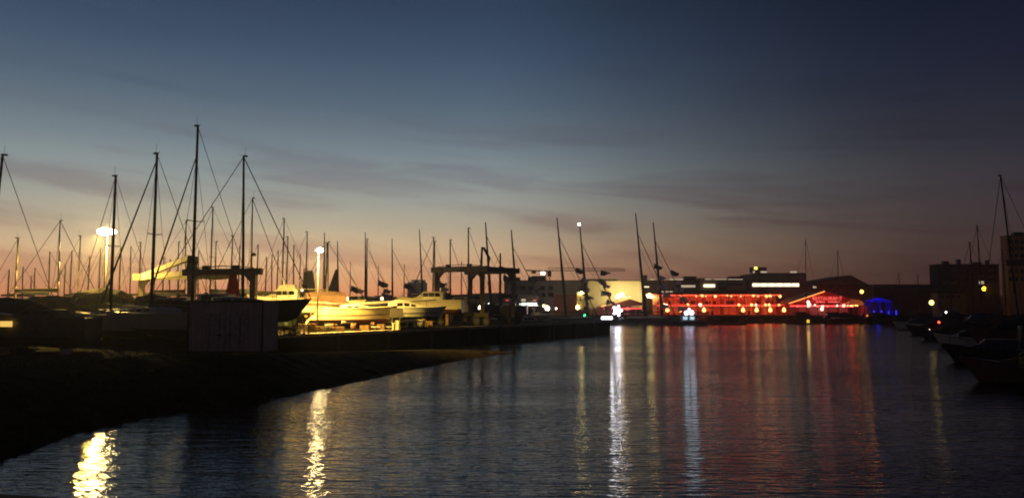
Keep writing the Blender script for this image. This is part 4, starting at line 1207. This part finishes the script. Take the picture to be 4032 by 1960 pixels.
# tower crane behind the halls
p = at(2157, 1100, 330); t = thing('tower_crane', 'tower crane with long level jib and lit lamp box above the halls', 'crane', (p.x, 330, 0))
zj = at(2157, 1066, 330).z
mb = MB()
for sx in (-.8, .8):
    for sy in (-.8, .8): mb.beam((sx, sy, 0), (sx, sy, zj + .5), .22, .22)
for k in range(14):
    z = k * (zj / 14); mb.beam((-.8, -.8, z), (.8, -.8, z + zj / 14), .12, .12); mb.beam((-.8, .8, z), (.8, .8, z + zj / 14), .12, .12)
mb.build('tower', m_steel_dark, t)
x0, x1 = at(2072, 1066, 330).x - p.x, at(2462, 1066, 330).x - p.x
mb = MB()
for yy in (-.6, .6): mb.beam((0, yy, zj), (x1, yy, zj), .18, .18)
mb.beam((0, 0, zj + 1.3), (x1 * .98, 0, zj + .9), .18, .18)
n = 30
for k in range(n):
    xa = x1 * k / n; mb.beam((xa, -.6, zj), (xa + x1 / n / 2, 0, zj + 1.2), .09, .09); mb.beam((xa + x1 / n / 2, 0, zj + 1.2), (xa + x1 / n, .6, zj), .09, .09)
mb.build('jib', m_steel_dark, t)
mb = MB(); mb.beam((x0, 0, zj + .2), (0, 0, zj - .1), 1.0, .5); mb.build('counter_jib', m_steel_dark, t)
MB().box((x0 * .65, 0, zj - .6), (1.8, .8, 1.1)).build('counterweight', m_steel_dark, t)
MB().box((.6, -.8, zj - 1.2), (1.6, 1.4, 2.4)).build('cab', m_steel_dark, t)
MB().box((-2.1, -1.2, zj - 1.1), (1.7, .5, 1.0)).build('lamp_box', emitter('crane_lamp', (1.0, .92, .6), 9), t)
# apartment block on the skyline
t = block('dark apartment block on the skyline left of the boat lift', 1604, 1672, 1112, 640, 20, M('block_grey', (.12, .10, .11), .9), name='apartment_block', z0=1.0)
MB().box((1.0, 8, t['h'] + 1.2), (t['w'] * .74, 14, 2.2)).build('penthouse', M('block_grey', (.12, .10, .11)), t)
for k, px in enumerate((1620, 1651)): pane(t, px, px + 7, 1107, 1110, 640, w_dim, 'window', .3, frame=False)
for r_ in range(4):
    for k in range(5): pane(t, 1610 + k * 12, 1617 + k * 12, 1118 + r_ * 9, 1122 + r_ * 9, 640, m_glass, 'window', .1, frame=False)
# low dark sheds on the far shore behind the lift
for i, (a_, b_, y, D, lab) in enumerate(((1735, 1800, 1168, 250, 'low dark shed seen between the left legs of the boat lift'), (1855, 1905, 1158, 260, 'low shed with pale front seen between the right legs of the boat lift'), (1560, 1640, 1180, 240, 'low flat harbour shed behind the globe lamps'))):
    t = block(lab, a_, b_, y, D, 10, M('shed_brown_%d' % i, ((.13, .09, .09), (.30, .22, .18), (.12, .09, .12))[i], .85), name='harbour_shed', cat='shed')
    for k in range(3): pane(t, a_ + 8 + k * 14, a_ + 16 + k * 14, y + 20, y + 28, D, m_glass)

# ------------------------------------------------------------------ red-lit restaurant terrace on two floors
RD = 232
a, b = at(2588, 1160, RD), at(3086, 1160, RD)
t = thing('terrace_restaurant', 'two-storey restaurant terrace glowing red and orange over the water', 'restaurant', ((a.x + b.x) / 2, RD, GZ))
w = b.x - a.x; lo = t.location
zr, zm, zg = at(2800, 1160, RD).z - GZ, at(2800, 1197, RD).z - GZ, .25
m_tw = M('terrace_wall', (.78, .50, .36), .8, vary=.35, scale=.8)
m_red = M('terrace_red', (.75, .10, .09), .7)
MB().box((0, 7.2, zr / 2), (w, .4, zr)).build('back_wall', m_tw, t)
MB().box((0, 3.4, zr + .15), (w + .4, 8.0, .3)).build('roof', m_red, t)
MB().box((0, 3.2, zm - .2), (w + .2, 7.6, .4)).build('floor_slab', m_red, t)
MB().box((0, 3.2, .1), (w + 3, 7.8, .3)).build('deck', M('terrace_deck', (.22, .10, .07), .8), t)
npost = 17
rr = random.Random(9)
mp_ = M('terrace_post', (.05, .02, .015), .6)
for i in range(npost):
    x = -w / 2 + w * i / (npost - 1)
    MB().box((x, -.3, (zr + zg) / 2), (.13, .13, zr - zg)).build('post', mp_, t)
for lev, z0_ in ((0, zg), (1, zm)):
    MB().box((0, -.35, z0_ + .95), (w, .06, .07)).build('handrail', m_red, t)
    mb = MB(); [mb.box((-w / 2 + w * (q + .5) / 64, -.35, z0_ + .5), (.07, .03, .8)) for q in range(64)]; o_ = mb.build('balusters', m_red, t); o_['kind'] = 'stuff'
    for i in range(26):      # wall panels, doors and furniture seen inside
        x = -w / 2 + w * (i + .5) / 26; hh = rr.uniform(1.2, 2.2)
        MB().box((x, 6.8 - rr.random() * .3, z0_ + hh / 2), (w / 26 * rr.uniform(.5, .95), .2, hh)).build('wall_panel', M('panel_%d' % (i % 4), ((.75, .5, .25), (.6, .3, .15), (.35, .12, .08), (.8, .65, .4))[i % 4], .7), t)
    for i in range(14):
        x = -w / 2 + w * rr.random(); MB().box((x, rr.uniform(.5, 4), z0_ + .5), (rr.uniform(.5, 1.3), .6, rr.uniform(.7, 1.3))).build('table', m_canvas_dark, t)
strip = emitter('red_light_strip', (1.0, .12, .045), 22.0)
for z_ in (zr - .12, zm - .5):
    for k in range(6):
        MB().box((-w / 2 + w * (k + .5) / 6, 2.2, z_), (w / 6 * .92, .5, .015)).build('light_strip', strip, t)
MB().box((0, -.62, zm - .2), (w, .1, .16)).build('edge_light', emitter('red_edge_light', (1.0, .03, .03), 1.3), t)
bulb = emitter('terrace_bulb', (1.0, .40, .11), 3.2)
bulb2 = emitter('terrace_flood', (1.0, .44, .13), 3.2)
up = (2636, 2683, 2742, 2765, 2779, 2817, 2864, 2880, 2917, 2966, 2985, 3018, 3030, 3036, 3072)
for i, px in enumerate(up):
    p = at(px, 1166 if i % 3 else 1163, RD - .2); big = px in (2765, 2817, 2966, 3030, 3018, 3072)
    MB().ball((p.x - lo.x, -.1, p.z - GZ), .42 if big else .24, 10, 8).build('bulb', bulb, t)
for px in (2625, 2616, 2707, 2757, 2909, 2959, 2976, 3014, 3028, 3067):
    p = at(px, 1200, RD - .5); MB().ball((p.x - lo.x, -.6, p.z - GZ), .28 + (px % 7) * .03, 10, 8).build('bulb', bulb if px % 3 else emitter('terrace_bulb_pale', (1.0, .7, .4), 4.0), t)
for px in (2628, 2677, 2772, 2926, 2979, 3033, 3087):
    p = at(px, 1220, RD - 1); zz = p.z - GZ
    MB().tube((p.x - lo.x, -1, .2), (p.x - lo.x, -1, zz - .5), .06).build('flood_post', mp_, t)
    MB().loft([[(p.x - lo.x + q * math.cos(k * math.pi / 4), -1 + q * math.sin(k * math.pi / 4), z) for k in range(8)] for q, z in ((.15, zz - .6), (.55, zz - .4), (.55, zz), (.34, zz + .5), (.12, zz + .8))]).build('flood_lamp', bulb2, t, True)
# quay in front of the restaurant with its timber piles
q = thing('restaurant_quay', 'low quay wall with timber piles below the red restaurant', 'quay wall', (lo.x + 10, 223, 0))
MB().box((0, -.2, .85), (w + 70, .4, 2.2)).build('wall', m_wall_dark, q)
for i in range(24): MB().tube((-(w + 60) / 2 + (w + 60) * i / 23, -.7, -.5), (-(w + 60) / 2 + (w + 60) * i / 23, -.7, 2.6), .14).build('pile', m_canvas_dark, q)


# ------------------------------------------------------------------ tents
def tent(label, pl, pa, pr, D, depth, m_face, m_roof, rim=None, name='event_tent', glow=None, skirt=None):
    """gabled tent: left eave, apex and right eave as photograph points on its front gable"""
    A, T, B = at(pl[0], pl[1], D), at(pa[0], pa[1], D), at(pr[0], pr[1], D)
    o = Vector((T.x, D, GZ)); t = thing(name, label, 'tent', o)
    A, T, B = A - o, T - o, B - o
    for v in (A, T, B): v.y = 0
    dp = Vector((0, depth, 0)); up_ = Vector((0, 0, .08))
    MB().add([A, B, T, A + dp * .004, B + dp * .004, T + dp * .004], [(0, 1, 2), (5, 4, 3)]).build('gable', m_face, t)
    mb = MB(); e = Vector((0, -.35, .06))
    mb.loft([[A + e, A + e + up_, A + dp + up_, A + dp], [T + e, T + e + up_, T + dp + up_, T + dp], [B + e, B + e + up_, B + dp + up_, B + dp]]); mb.build('roof_cloth', m_roof, t)
    n = 9
    for i in range(n):
        x = A.x + (B.x - A.x) * i / (n - 1); MB().box((x, .1, A.z / 2), (.16, .16, A.z)).build('pole', m_steel, t)
    MB().box(((A.x + B.x) / 2, depth, A.z / 2), (B.x - A.x, .1, A.z)).build('back_cloth', m_face, t)
    if rim:
        mb = MB(); mb.beam(A + Vector((0, -.4, .1)), T + Vector((0, -.4, .1)), .25, rim[1]); mb.build('edge_light', rim[0], t)
    if glow:
        k = MB(); k.box(((A.x + B.x) / 2, depth * .35, A.z * .8), ((B.x - A.x) * .8, .3, .25)); k.build('light_strip', glow, t)
    if skirt:
        for i in range(8):
            if i in skirt[1]: continue
            x = A.x + (B.x - A.x) * (i + .5) / 8; MB().box((x, .5, A.z * .42), ((B.x - A.x) / 8 * .8, .08, A.z * .8)).build('side_panel', skirt[0], t)
    return t, A, T, B


m_face = M('tent_cloth_white', (.72, .66, .64), .8, vary=.08, translucent=.45)
m_troof = M('tent_roof_grey', (.20, .16, .15), .8, vary=.1)
redglow = emitter('tent_red_light', (1.0, .03, .025), 28)
t, A, T, B = tent('big tent glowing red with lettering on its gable', (3104, 1196), (3245, 1148), (3422, 1192), 226, 14, M('tent_cloth_red', (.72, .09, .09), .8, vary=.1, translucent=.5), m_troof, (emitter('tent_edge_orange', (1.0, .30, .06), 1.7), .28), glow=redglow, skirt=(M('tent_panel_pink', (.7, .45, .5), .7, translucent=.5), (6,)))
let = emitter('backlit_letters', (1.0, .12, .10), 1.25)
p0, p1 = at(3200, 1175, 225.7), at(3316, 1175, 225.7)
rot = Matrix.Rotation(R(90), 4, 'X'); rot.translation = Vector(((p0.x + p1.x) / 2 - t.location.x, -.25, p0.z - GZ))
txt = text_mesh('RESTAURANT', 1.45, 'lettering', let, t, rot, .04)
bw = max(v.co.x for v in txt.data.vertices) - min(v.co.x for v in txt.data.vertices)
txt.data.transform(Matrix.Scale((p1.x - p0.x) / bw, 4, (1, 0, 0)))
for a_, b_ in ((3216, 3251), (3263, 3309)):
    n = 7 if b_ - a_ < 40 else 10
    for k in range(n):
        xa = at(a_ + (b_ - a_) * k / n, 1188, 225.7); MB().box((xa.x - t.location.x, -.22, xa.z - GZ), ((b_ - a_) / n * .6 * 226 / FPX, .06, .34 if k % 3 else .5)).build('small_lettering', let, t)
# three bright lamps on the mast-like pole before the tent
for px, py, rr_ in ((3182, 1189, .5), (3186, 1199, .55), (3182, 1205, .38), (3239, 1206, .42), (3236, 1217, .5), (3297, 1203, .35), (3322, 1203, .42), (3209, 1201, .3)):
    p = at(px, py, 225); MB().ball((p.x - t.location.x, -1, p.z - GZ), rr_, 10, 8).build('bulb', emitter('tent_bulb', (1.0, .6, .45), 2.2), t)
    MB().tube((p.x - t.location.x, -1, 0), (p.x - t.location.x, -1, p.z - GZ - rr_), .05).build('bulb_post', m_steel_dark, t)
t, A, T, B = tent('small tent with red inside at the water behind the white floodlight', (2366, 1208), (2474, 1177), (2552, 1202), 230, 12, m_face, M('tent_roof_pale', (.45, .40, .33), .8), (emitter('tent_edge_orange2', (1.0, .42, .12), 1.8), .35), glow=emitter('tent_red_light2', (1.0, .05, .04), 10), skirt=(M('tent_panel_red', (.6, .12, .12), .7), (0, 1, 4)))
for px, py, r_ in ((2437, 1165, .75), (2447, 1160, .8), (2430, 1170, .6), (2462, 1170, .3), (2478, 1170, .28), (2557, 1164, .8), (2565, 1168, .5), (2548, 1160, .35), (2376, 1214, .35)):
    big = r_ > .4
    p = at(px, py, 236); k = thing('flood_globe', {2437: 'yellow floodlight over the small red tent, left of a pair', 2447: 'yellow floodlight over the small red tent, higher of a pair', 2430: 'lower yellow floodlight at the left of the lamps over the small tent', 2462: 'tiny lamp beside the yellow floodlights over the small tent', 2478: 'lone tiny lamp at the apex of the small tent', 2557: 'yellow floodlight between the pale hall and the restaurant', 2565: 'smaller yellow lamp right of the floodlight beside the restaurant', 2548: 'small lamp up left of the floodlight beside the restaurant', 2376: 'white lamp at the left corner of the small tent'}[px], 'floodlight', (p.x, 236 if px != 2376 else 228, GZ))
    zz = p.z - GZ
    MB().tube((0, 0, 0), (0, 0, zz - r_ * .7), .08).build('pole', m_pole, k)
    if px in (2447, 2557):      # this floodlight is turned to the hall wall behind it
        ld = bpy.data.lights.new('lamp_beam', 'SPOT'); ld.energy = 2600 if px == 2447 else 1500; ld.color = (1.0, .72, .25); ld.spot_size = R(150); ld.spot_blend = .5; ld.shadow_soft_size = .4
        lo_ = bpy.data.objects.new('lamp_beam', ld); col.objects.link(lo_); lo_.parent = k; lo_.location = (0, r_ + .1, zz); lo_.rotation_euler = (R(100), 0, 0)
    MB().ball((0, 0, zz), r_, 10, 8, .8).build('lamp_glass', emitter('tent_flood_y' if big else 'tent_flood_s', (1.0, .70, .22), 14 if big else 4), k, True)
# small orange arch tent
p = at(3372, 1200, 224); t = thing('arch_tent', 'small orange-lit arched tent beside the big red tent', 'tent', (p.x, 224, GZ))
w_ = 58 * 224 / FPX; zt, ze = at(3372, 1178, 224).z - GZ, at(3372, 1202, 224).z - GZ
arc = [(w_ / 2 * math.cos(math.pi * k / 10), ze + (zt - ze) * math.sin(math.pi * k / 10) ** .8) for k in range(11)]
MB().loft([[(x, y, z) for x, z in arc] for y in (0, 3, 6)], cap=False, closed=False).build('arch_cloth', m_face, t)
MB().add([(x, 0, z) for x, z in arc], [tuple(range(11))]).build('gable', m_face, t)
for s in (-.5, -.17, .17, .5): MB().box((s * w_, 0, ze / 2), (.3, .3, ze)).build('pole', M('pole_red', (.6, .1, .08), .6), t)
MB().box((0, 2.5, ze), (w_ * .7, .2, .2)).build('light_strip', emitter('arch_orange', (1.0, .25, .05), 22), t)
# blue dome tent
p = at(3480, 1200, 224); t = thing('dome_tent', 'dome tent glowing deep blue right of the red tent', 'tent', (p.x, 224, GZ))
r_ = 50 * 224 / FPX; zt, ze = at(3480, 1173, 224).z - GZ, at(3480, 1190, 224).z - GZ
m_dome = M('dome_cloth', (.10, .09, .85), .8, translucent=.5)
rings = []
for k in range(6):
    f = math.cos(k / 5 * math.pi / 2); rings.append([(r_ * (f + .01) * math.cos(2 * math.pi * i / 16), r_ * (f + .01) * math.sin(2 * math.pi * i / 16) + r_, ze + (zt - ze) * math.sin(k / 5 * math.pi / 2)) for i in range(16)])
MB().loft(rings, cap=False).build('dome_cloth', m_dome, t)
for i in range(8):
    an = 2 * math.pi * i / 8 + .2; MB().box((r_ * .97 * math.cos(an), r_ + r_ * .97 * math.sin(an), ze / 2), (.5, .3, ze), an).build('pillar', m_dome, t)
blue = emitter('blue_light', (.03, .02, 1.0), 24)
MB().ball((0, r_, ze + (zt - ze) * .45), .5, 10, 8).build('lamp', blue, t)
for px, z_ in ((3497, .5), (3470, .6), (3527, .6), (3440, .6)):
    x = at(px, 1200, 224).x - t.location.x; MB().box((x, -.1, z_ + .3), (.28, .28, 1.3)).build('blue_uplight', emitter('blue_uplight', (.03, .03, 1.0), 1.0), t)

# white floodlight bank and LED board on the race pontoon
RP = 203
pont = thing('race_pontoon', 'long low pontoon beside the racing yachts', 'pontoon', (at(2480, 1260, RP).x, RP - 5, 0))
for k in range(9): MB().box((-28 + k * 6.6, 0, .28), (6.5, 2.4, .56)).build('float', M('pontoon_deck', (.12, .10, .11), .8), pont)
p = at(2431, 1222, RP - 5); t = thing('floodlight_bank', 'blazing white floodlight bank at the racing pontoon', 'floodlight', (p.x, RP - 5, .56))
zz = p.z - .56
for s in (-.8, .8): MB().tube((s, .2, 0), (s, .2, zz + 1.2), .06).build('leg', m_steel_dark, t)
fl = emitter('white_flood', (.76, .78, 1.0), 22)
for i in range(12):
    ra, an = (0, 0) if i == 0 else (.55, i * math.pi / 3) if i < 7 else (1.05, i * math.pi * 2 / 5)
    cx, cz = ra * math.cos(an), ra * math.sin(an) * 1.15
    h_ = MB().tube((cx, .05, zz + cz), (cx, .35, zz + cz), .34, .2, 12).build('lamp_housing', m_steel_dark, t)
    MB().ball((cx, 0, zz + cz), .3 if i < 7 else .2, 10, 6).build('lamp_glass', fl, h_, True)
a, b = at(2369, 1246, RP - 6), at(2413, 1257, RP - 6)
t = thing('light_board', 'low white glowing board left of the floodlight bank', 'light board', ((a.x + b.x) / 2, RP - 5, .56))
MB().box((0, 0, (a.z + b.z) / 2 - .56), (b.x - a.x + .2, .3, a.z - b.z + .2)).build('frame', m_steel_dark, t)
MB().box((0, -.16, (a.z + b.z) / 2 - .56), (b.x - a.x, .06, a.z - b.z)).build('panel', emitter('board_white', (.95, .95, 1.0), 5), t)
p = at(2706, 1228, RP - 6); t = thing('service_boat', 'small service boat with white deck lamps and cyan windows before the restaurant', 'motor boat', (p.x + .5, RP - 7, 0), R(2))
rg = boat_body(t, 9.5, 3.0, .5, .9, m_navy, m_navy)
MB().box((-.6, 0, 1.6), (3.4, 2.0, 1.5)).build('cabin', m_gel, t)
for x in (-1.5, .2): MB().box((x, -1.02, 1.75), (1.1, .06, .75)).build('window', emitter('cyan_window', (.55, .85, 1.0), .8), t)
for x, z, r_ in ((-1.0, 3.0, .55), (.3, 3.1, .6), (-.3, 3.9, .3)):
    MB().tube((x, 0, 2.3), (x, 0, z), .05).build('lamp_post', m_steel, t); MB().ball((x, -.2, z), r_, 10, 8).build('deck_lamp', emitter('deck_flood', (.76, .74, 1.0), 4.5), t)
MB().box((3.0, 0, 1.4), (2.2, 2.2, .9)).build('red_hull_box', m_red, t)
# moored tender lit violet behind the pier, with orange sail box
motorboat('small boat lit pink-violet behind the boat lift pier', 2090, 165, 4, L=8.5, on='water', hm=m_gel, F=1.4, cab=1.1, arch=False)
p = at(2082, 1218, 175); t = thing('sail_box', 'orange upright sail bag standing behind the pier', 'sail bag', (p.x, 175, .0))
MB().box((0, 0, 2.0), (1.0, 1.0, 4.0)).build('stand', m_steel_dark, t)
za, zb_ = at(2082, 1205, 175).z, at(2082, 1233, 175).z
MB().loft([[(-.6, -.4, zb_), (1.0, -.4, zb_), (1.0, .4, zb_), (-.6, .4, zb_)], [(-.5, -.4, za), (.9, -.4, za - .6), (.9, .4, za - .6), (-.5, .4, za)]]).build('cloth', M('orange_cloth', (.8, .38, .05), .8, translucent=.3), t)

# ------------------------------------------------------------------ dark roofs at the right
def gable_house(label, pl, pa, pr, ybase, D, depth, wallm, roofm, name='house'):
    A, T, B = at(pl[0], pl[1], D), at(pa[0], pa[1], D), at(pr[0], pr[1], D); o = Vector((T.x, D, GZ))
    t = thing(name, label, 'house', o); A, T, B = A - o, T - o, B - o
    dp = Vector((0, depth, 0))
    a0, b0 = Vector((A.x, 0, 0)), Vector((B.x, 0, 0))
    pts = [a0, b0, B, T, A]
    MB().add(pts + [p_ + dp for p_ in pts], [(0, 1, 2, 3, 4), (9, 8, 7, 6, 5), (0, 5, 6, 1), (1, 6, 7, 2), (0, 4, 9, 5)]).build('wall', wallm, t)
    up_ = Vector((0, 0, .25)); e = Vector((0, -.3, 0))
    MB().loft([[A + e, A + e + up_, A + dp + up_, A + dp], [T + e, T + e + up_, T + dp + up_, T + dp], [B + e, B + e + up_, B + dp + up_, B + dp]]).build('roof', roofm, t)
    return t


m_rb = M('roof_brown', (.16, .10, .06), .9, vary=.3)
t = gable_house('brown gabled roof building behind the big red tent', (3165, 1122), (3350, 1086), (3440, 1135), 1200, 262, 20, M('gable_tan', (.34, .22, .12), .9), m_rb)
t = block('long low brown building right of the red restaurant', 3172, 3420, 1124, 258, 10, M('long_brown', (.26, .15, .08), .9), name='harbour_shed', cat='shed')
for px in (3200, 3262, 3300): pane(t, px, px + 14, 1126, 1134, 258, w_dim if px == 3200 else m_glass)
t = block('long dark low building behind the blue dome', 3440, 3700, 1122, 270, 10, m_dkb, name='harbour_shed', cat='shed')
for k in range(9): pane(t, 3455 + k * 26, 3470 + k * 26, 1128, 1133, 270, m_glass)
t = block('big dark block on the right skyline', 3686, 3932, 1042, 300, 5, M('big_dark', (.05, .04, .04), .9), name='dark_block')
for r_ in range(3):
    for k in range(6): pane(t, 3710 + k * 36, 3730 + k * 36, 1058 + r_ * 24, 1070 + r_ * 24, 300, m_glass if (k, r_) != (4, 2) else w_dim)
for x_, w_, h_ in ((-7, 2.2, 1.3), (-2, 1.2, 2.0), (5, 3.0, .9), (9, .8, 1.7)): MB().box((x_, 2.5, t['h'] + h_ / 2 + .2), (w_, 1.5, h_)).build('roof_plant', m_steel_dark, t)
t = block('tan low building with orange-lit front under the right lamp', 3690, 3800, 1155, 215, 3, M('tan_front', (.5, .32, .14), .85), name='quay_house', cat='house')
for px in (3704, 3726, 3748, 3770): pane(t, px, px + 10, 1163, 1172, 215, m_glass)
t = block('pale tower block cut by the right picture edge', 3962, 4150, 930, 240, 3, M('tower_tan', (.55, .38, .17), .85), name='tower_block', z0=1.6)
a, b = at(3960, 1022, 240), at(4150, 1046, 240)
MB().box(((a.x + b.x) / 2 - t.location.x, -.1, (a.z + b.z) / 2 - 1.6), (b.x - a.x, .3, a.z - b.z)).build('dark_band', m_dkb, t)
for r_ in range(5):
    for k, px in enumerate((3974, 3996, 4018, 4040)): pane(t, px, px + 11, (945, 972, 1000, 1062, 1092)[r_], (945, 972, 1000, 1062, 1092)[r_] + 13, 240, m_glass)
MB().box((-3, 1.2, t['h'] + .7), (3.0, 1.5, 1.2)).build('roof_plant', m_steel_dark, t)
# right shore: boats moored at the quay, dark; pontoon
rb = [(gnd(4000, 1520, 0), 148, 8.5, m_canvas, m_canvas_green, 'olive-green canopied boat at the right picture edge'),
      (gnd(3850, 1432, 0), 152, 8.0, m_blackhull, None, 'black open boat moored left of the olive-green canopy'),
      (gnd(3760, 1370, 0), 150, 7.0, m_gel, m_canvas_dark, 'pale boat with pinkish lit bow on the right shore'),
      (gnd(3690, 1340, 0), 150, 7.5, m_navy, m_canvas_dark, 'dark covered boat behind the pinkish bow on the right shore'),
      (gnd(3630, 1318, 0), 150, 7.5, m_canvas_dark, m_canvas_dark, 'dark covered boat with tiny pale light on the right shore'),
      (gnd(3570, 1297, 0), 150, 8.0, m_gel, m_canvas_blue, 'low pale boat at the far end of the right shore row'),
      (gnd(3520, 1284, 0), 150, 8.0, m_blackhull, m_canvas_dark, 'dark boat at the tip of the right shore row')]
for p, hd, L_, hm_, cp, lab in rb:
    o = motorboat(lab, 2016, 100, hd, L=L_, on='water', hm=hm_, canopy=cp, F=1.1, cab=.9, arch=cp is None, rails=cp is None)
    o.location = (p.x + 2, p.y + 1, 0)
for px, by, D, ty, lab in ((4010, 1180, 98, 690, 'sailing boat with tall faint mast near the right picture edge'), (3866, 1100, 150, 890, 'sailing boat with mast rising before the big dark block'), (3833, 1150, 140, 955, 'sailing boat with shorter mast left of the orange lamp'), (3172, 1150, 216, 945, 'sailing boat with thin mast between restaurant and big tent'), (3299, 1150, 214, 990, 'sailing boat with thin faint mast before the big red tent')):
    sailboat(lab, px, D, ty, 160 if D < 200 else 5, L=10, on='water', hm=m_blackhull, um=m_blackhull, r=.12 if D < 200 else .10, keel=0, rake=-4.0 if px == 4010 else -1, furled=False, wire=.03, boomm=m_canvas_dark, rail=False, win=2, spreaders=1 if D < 200 else 0)
for i, (px, D, cp, lab) in enumerate(((3178, 216, m_canvas_dark, 'dark canopied boat moored below the left eave of the big red tent'), (3262, 217, m_canvas_dark, 'dark canopied boat moored below the middle of the big red tent'), (3345, 217, m_canvas_dark, 'dark canopied boat moored below the orange arched tent'), (3425, 216, m_canvas_blue, 'dark boat moored between the arched tent and the blue dome'), (3490, 214, m_canvas_dark, 'dark covered boat moored below the blue dome'))):
    motorboat(lab, px, D, (4, 176, 8, 172, 5)[i], L=(7.5, 7, 7.5, 6.5, 7)[i], on='water', hm=m_blackhull, canopy=cp, F=1.2, cab=1.2, arch=False, rails=False)
for i, (px, D, lab) in enumerate(((2790, 219, 'dark low boat moored below the left half of the restaurant'), (2960, 219, 'dark low boat moored below the right half of the restaurant'))):
    motorboat(lab, px, D, 3, L=7, on='water', hm=m_blackhull, F=.9, cab=.6, arch=False, rails=False)
# yellow lantern buoy
p = at(3182, 1262, 200); t = thing('lit_buoy', 'yellow lit buoy on the water below the big red tent', 'buoy', (p.x, 200, 0))
MB().tube((0, 0, -.3), (0, 0, .5), .45, .4, 12).build('float', m_canvas_dark, t)
MB().tube((0, 0, .5), (0, 0, 1.3), .36, .3, 10).build('lantern', emitter('buoy_yellow', (1.0, .62, .05), 1.0), t)

# more dark clutter of covered boats and bare masts behind the right shore row
for i, (px, py, L_, lab) in enumerate(((3960, 1345, 7.5, 'dark covered boat behind the black open boat near the right edge'), (3900, 1310, 7.0, 'dark covered boat below the red light near the right edge'), (3840, 1300, 7.0, 'dark covered boat left of the red light near the right edge'), (3770, 1288, 6.5, 'dark covered boat right of the small red light on the right shore'),
                                    (3990, 1300, 8.0, 'dark covered boat at the right edge under the tower block'), (3720, 1277, 6.5, 'low dark boat under the small red light on the right shore'), (3650, 1270, 6.5, 'low dark boat under the bright yellow lamp on the right shore'), (3590, 1264, 6.0, 'low dark boat left of the bright yellow lamp on the right shore'))):
    p = gnd(px, py, 1.0)
    o = motorboat(lab, 2016, 100, (150, 140, 160, 20, 155, 170, 15, 160)[i], L=L_, on='water', hm=(m_canvas, m_canvas_dark, m_navy)[i % 3], canopy=(m_canvas_dark, m_canvas, m_canvas_blue)[i % 3], F=1.2, cab=.9 + .15 * (i % 3), arch=False, rails=False)
    o.location = (p.x, p.y, .9)
for px, D, ty, lab in ((3700, 165, 1075, 'short bare mast left of the orange lamp on the right shore'), (3745, 170, 1040, 'bare mast before the left end of the big dark block'), (3960, 140, 985, 'bare mast beside the left edge of the tower block'), (3620, 190, 1085, 'short bare mast behind the bright yellow lamp'), (3545, 200, 1075, 'short bare mast right of the blue dome')):
    sailboat(lab, px, D, ty, 158, L=8, on='water', hm=m_blackhull, um=m_blackhull, r=.11, keel=0, rake=-1, furled=False, wire=.025, boomm=m_canvas_dark, rail=False, win=0, spreaders=0, backstay=False)
# ------------------------------------------------------------------ thin haze added to give the lamps a bloom
hz = bpy.data.materials.new('lamp_bloom_haze'); hz.use_nodes = True
nt = hz.node_tree; nt.nodes.remove(nt.nodes['Principled BSDF'])
pv = nt.nodes.new('ShaderNodeVolumePrincipled')
pv.inputs['Color'].default_value = (.9, .9, .92, 1)
pv.inputs['Density'].default_value = .0006
pv.inputs['Anisotropy'].default_value = .88
nt.links.new(pv.outputs[0], nt.nodes['Material Output'].inputs['Volume'])
MBx = MB().box((0, 735, 29), (1830, 1560, 62))
struct(MBx.build('haze', hz), 'stuff')
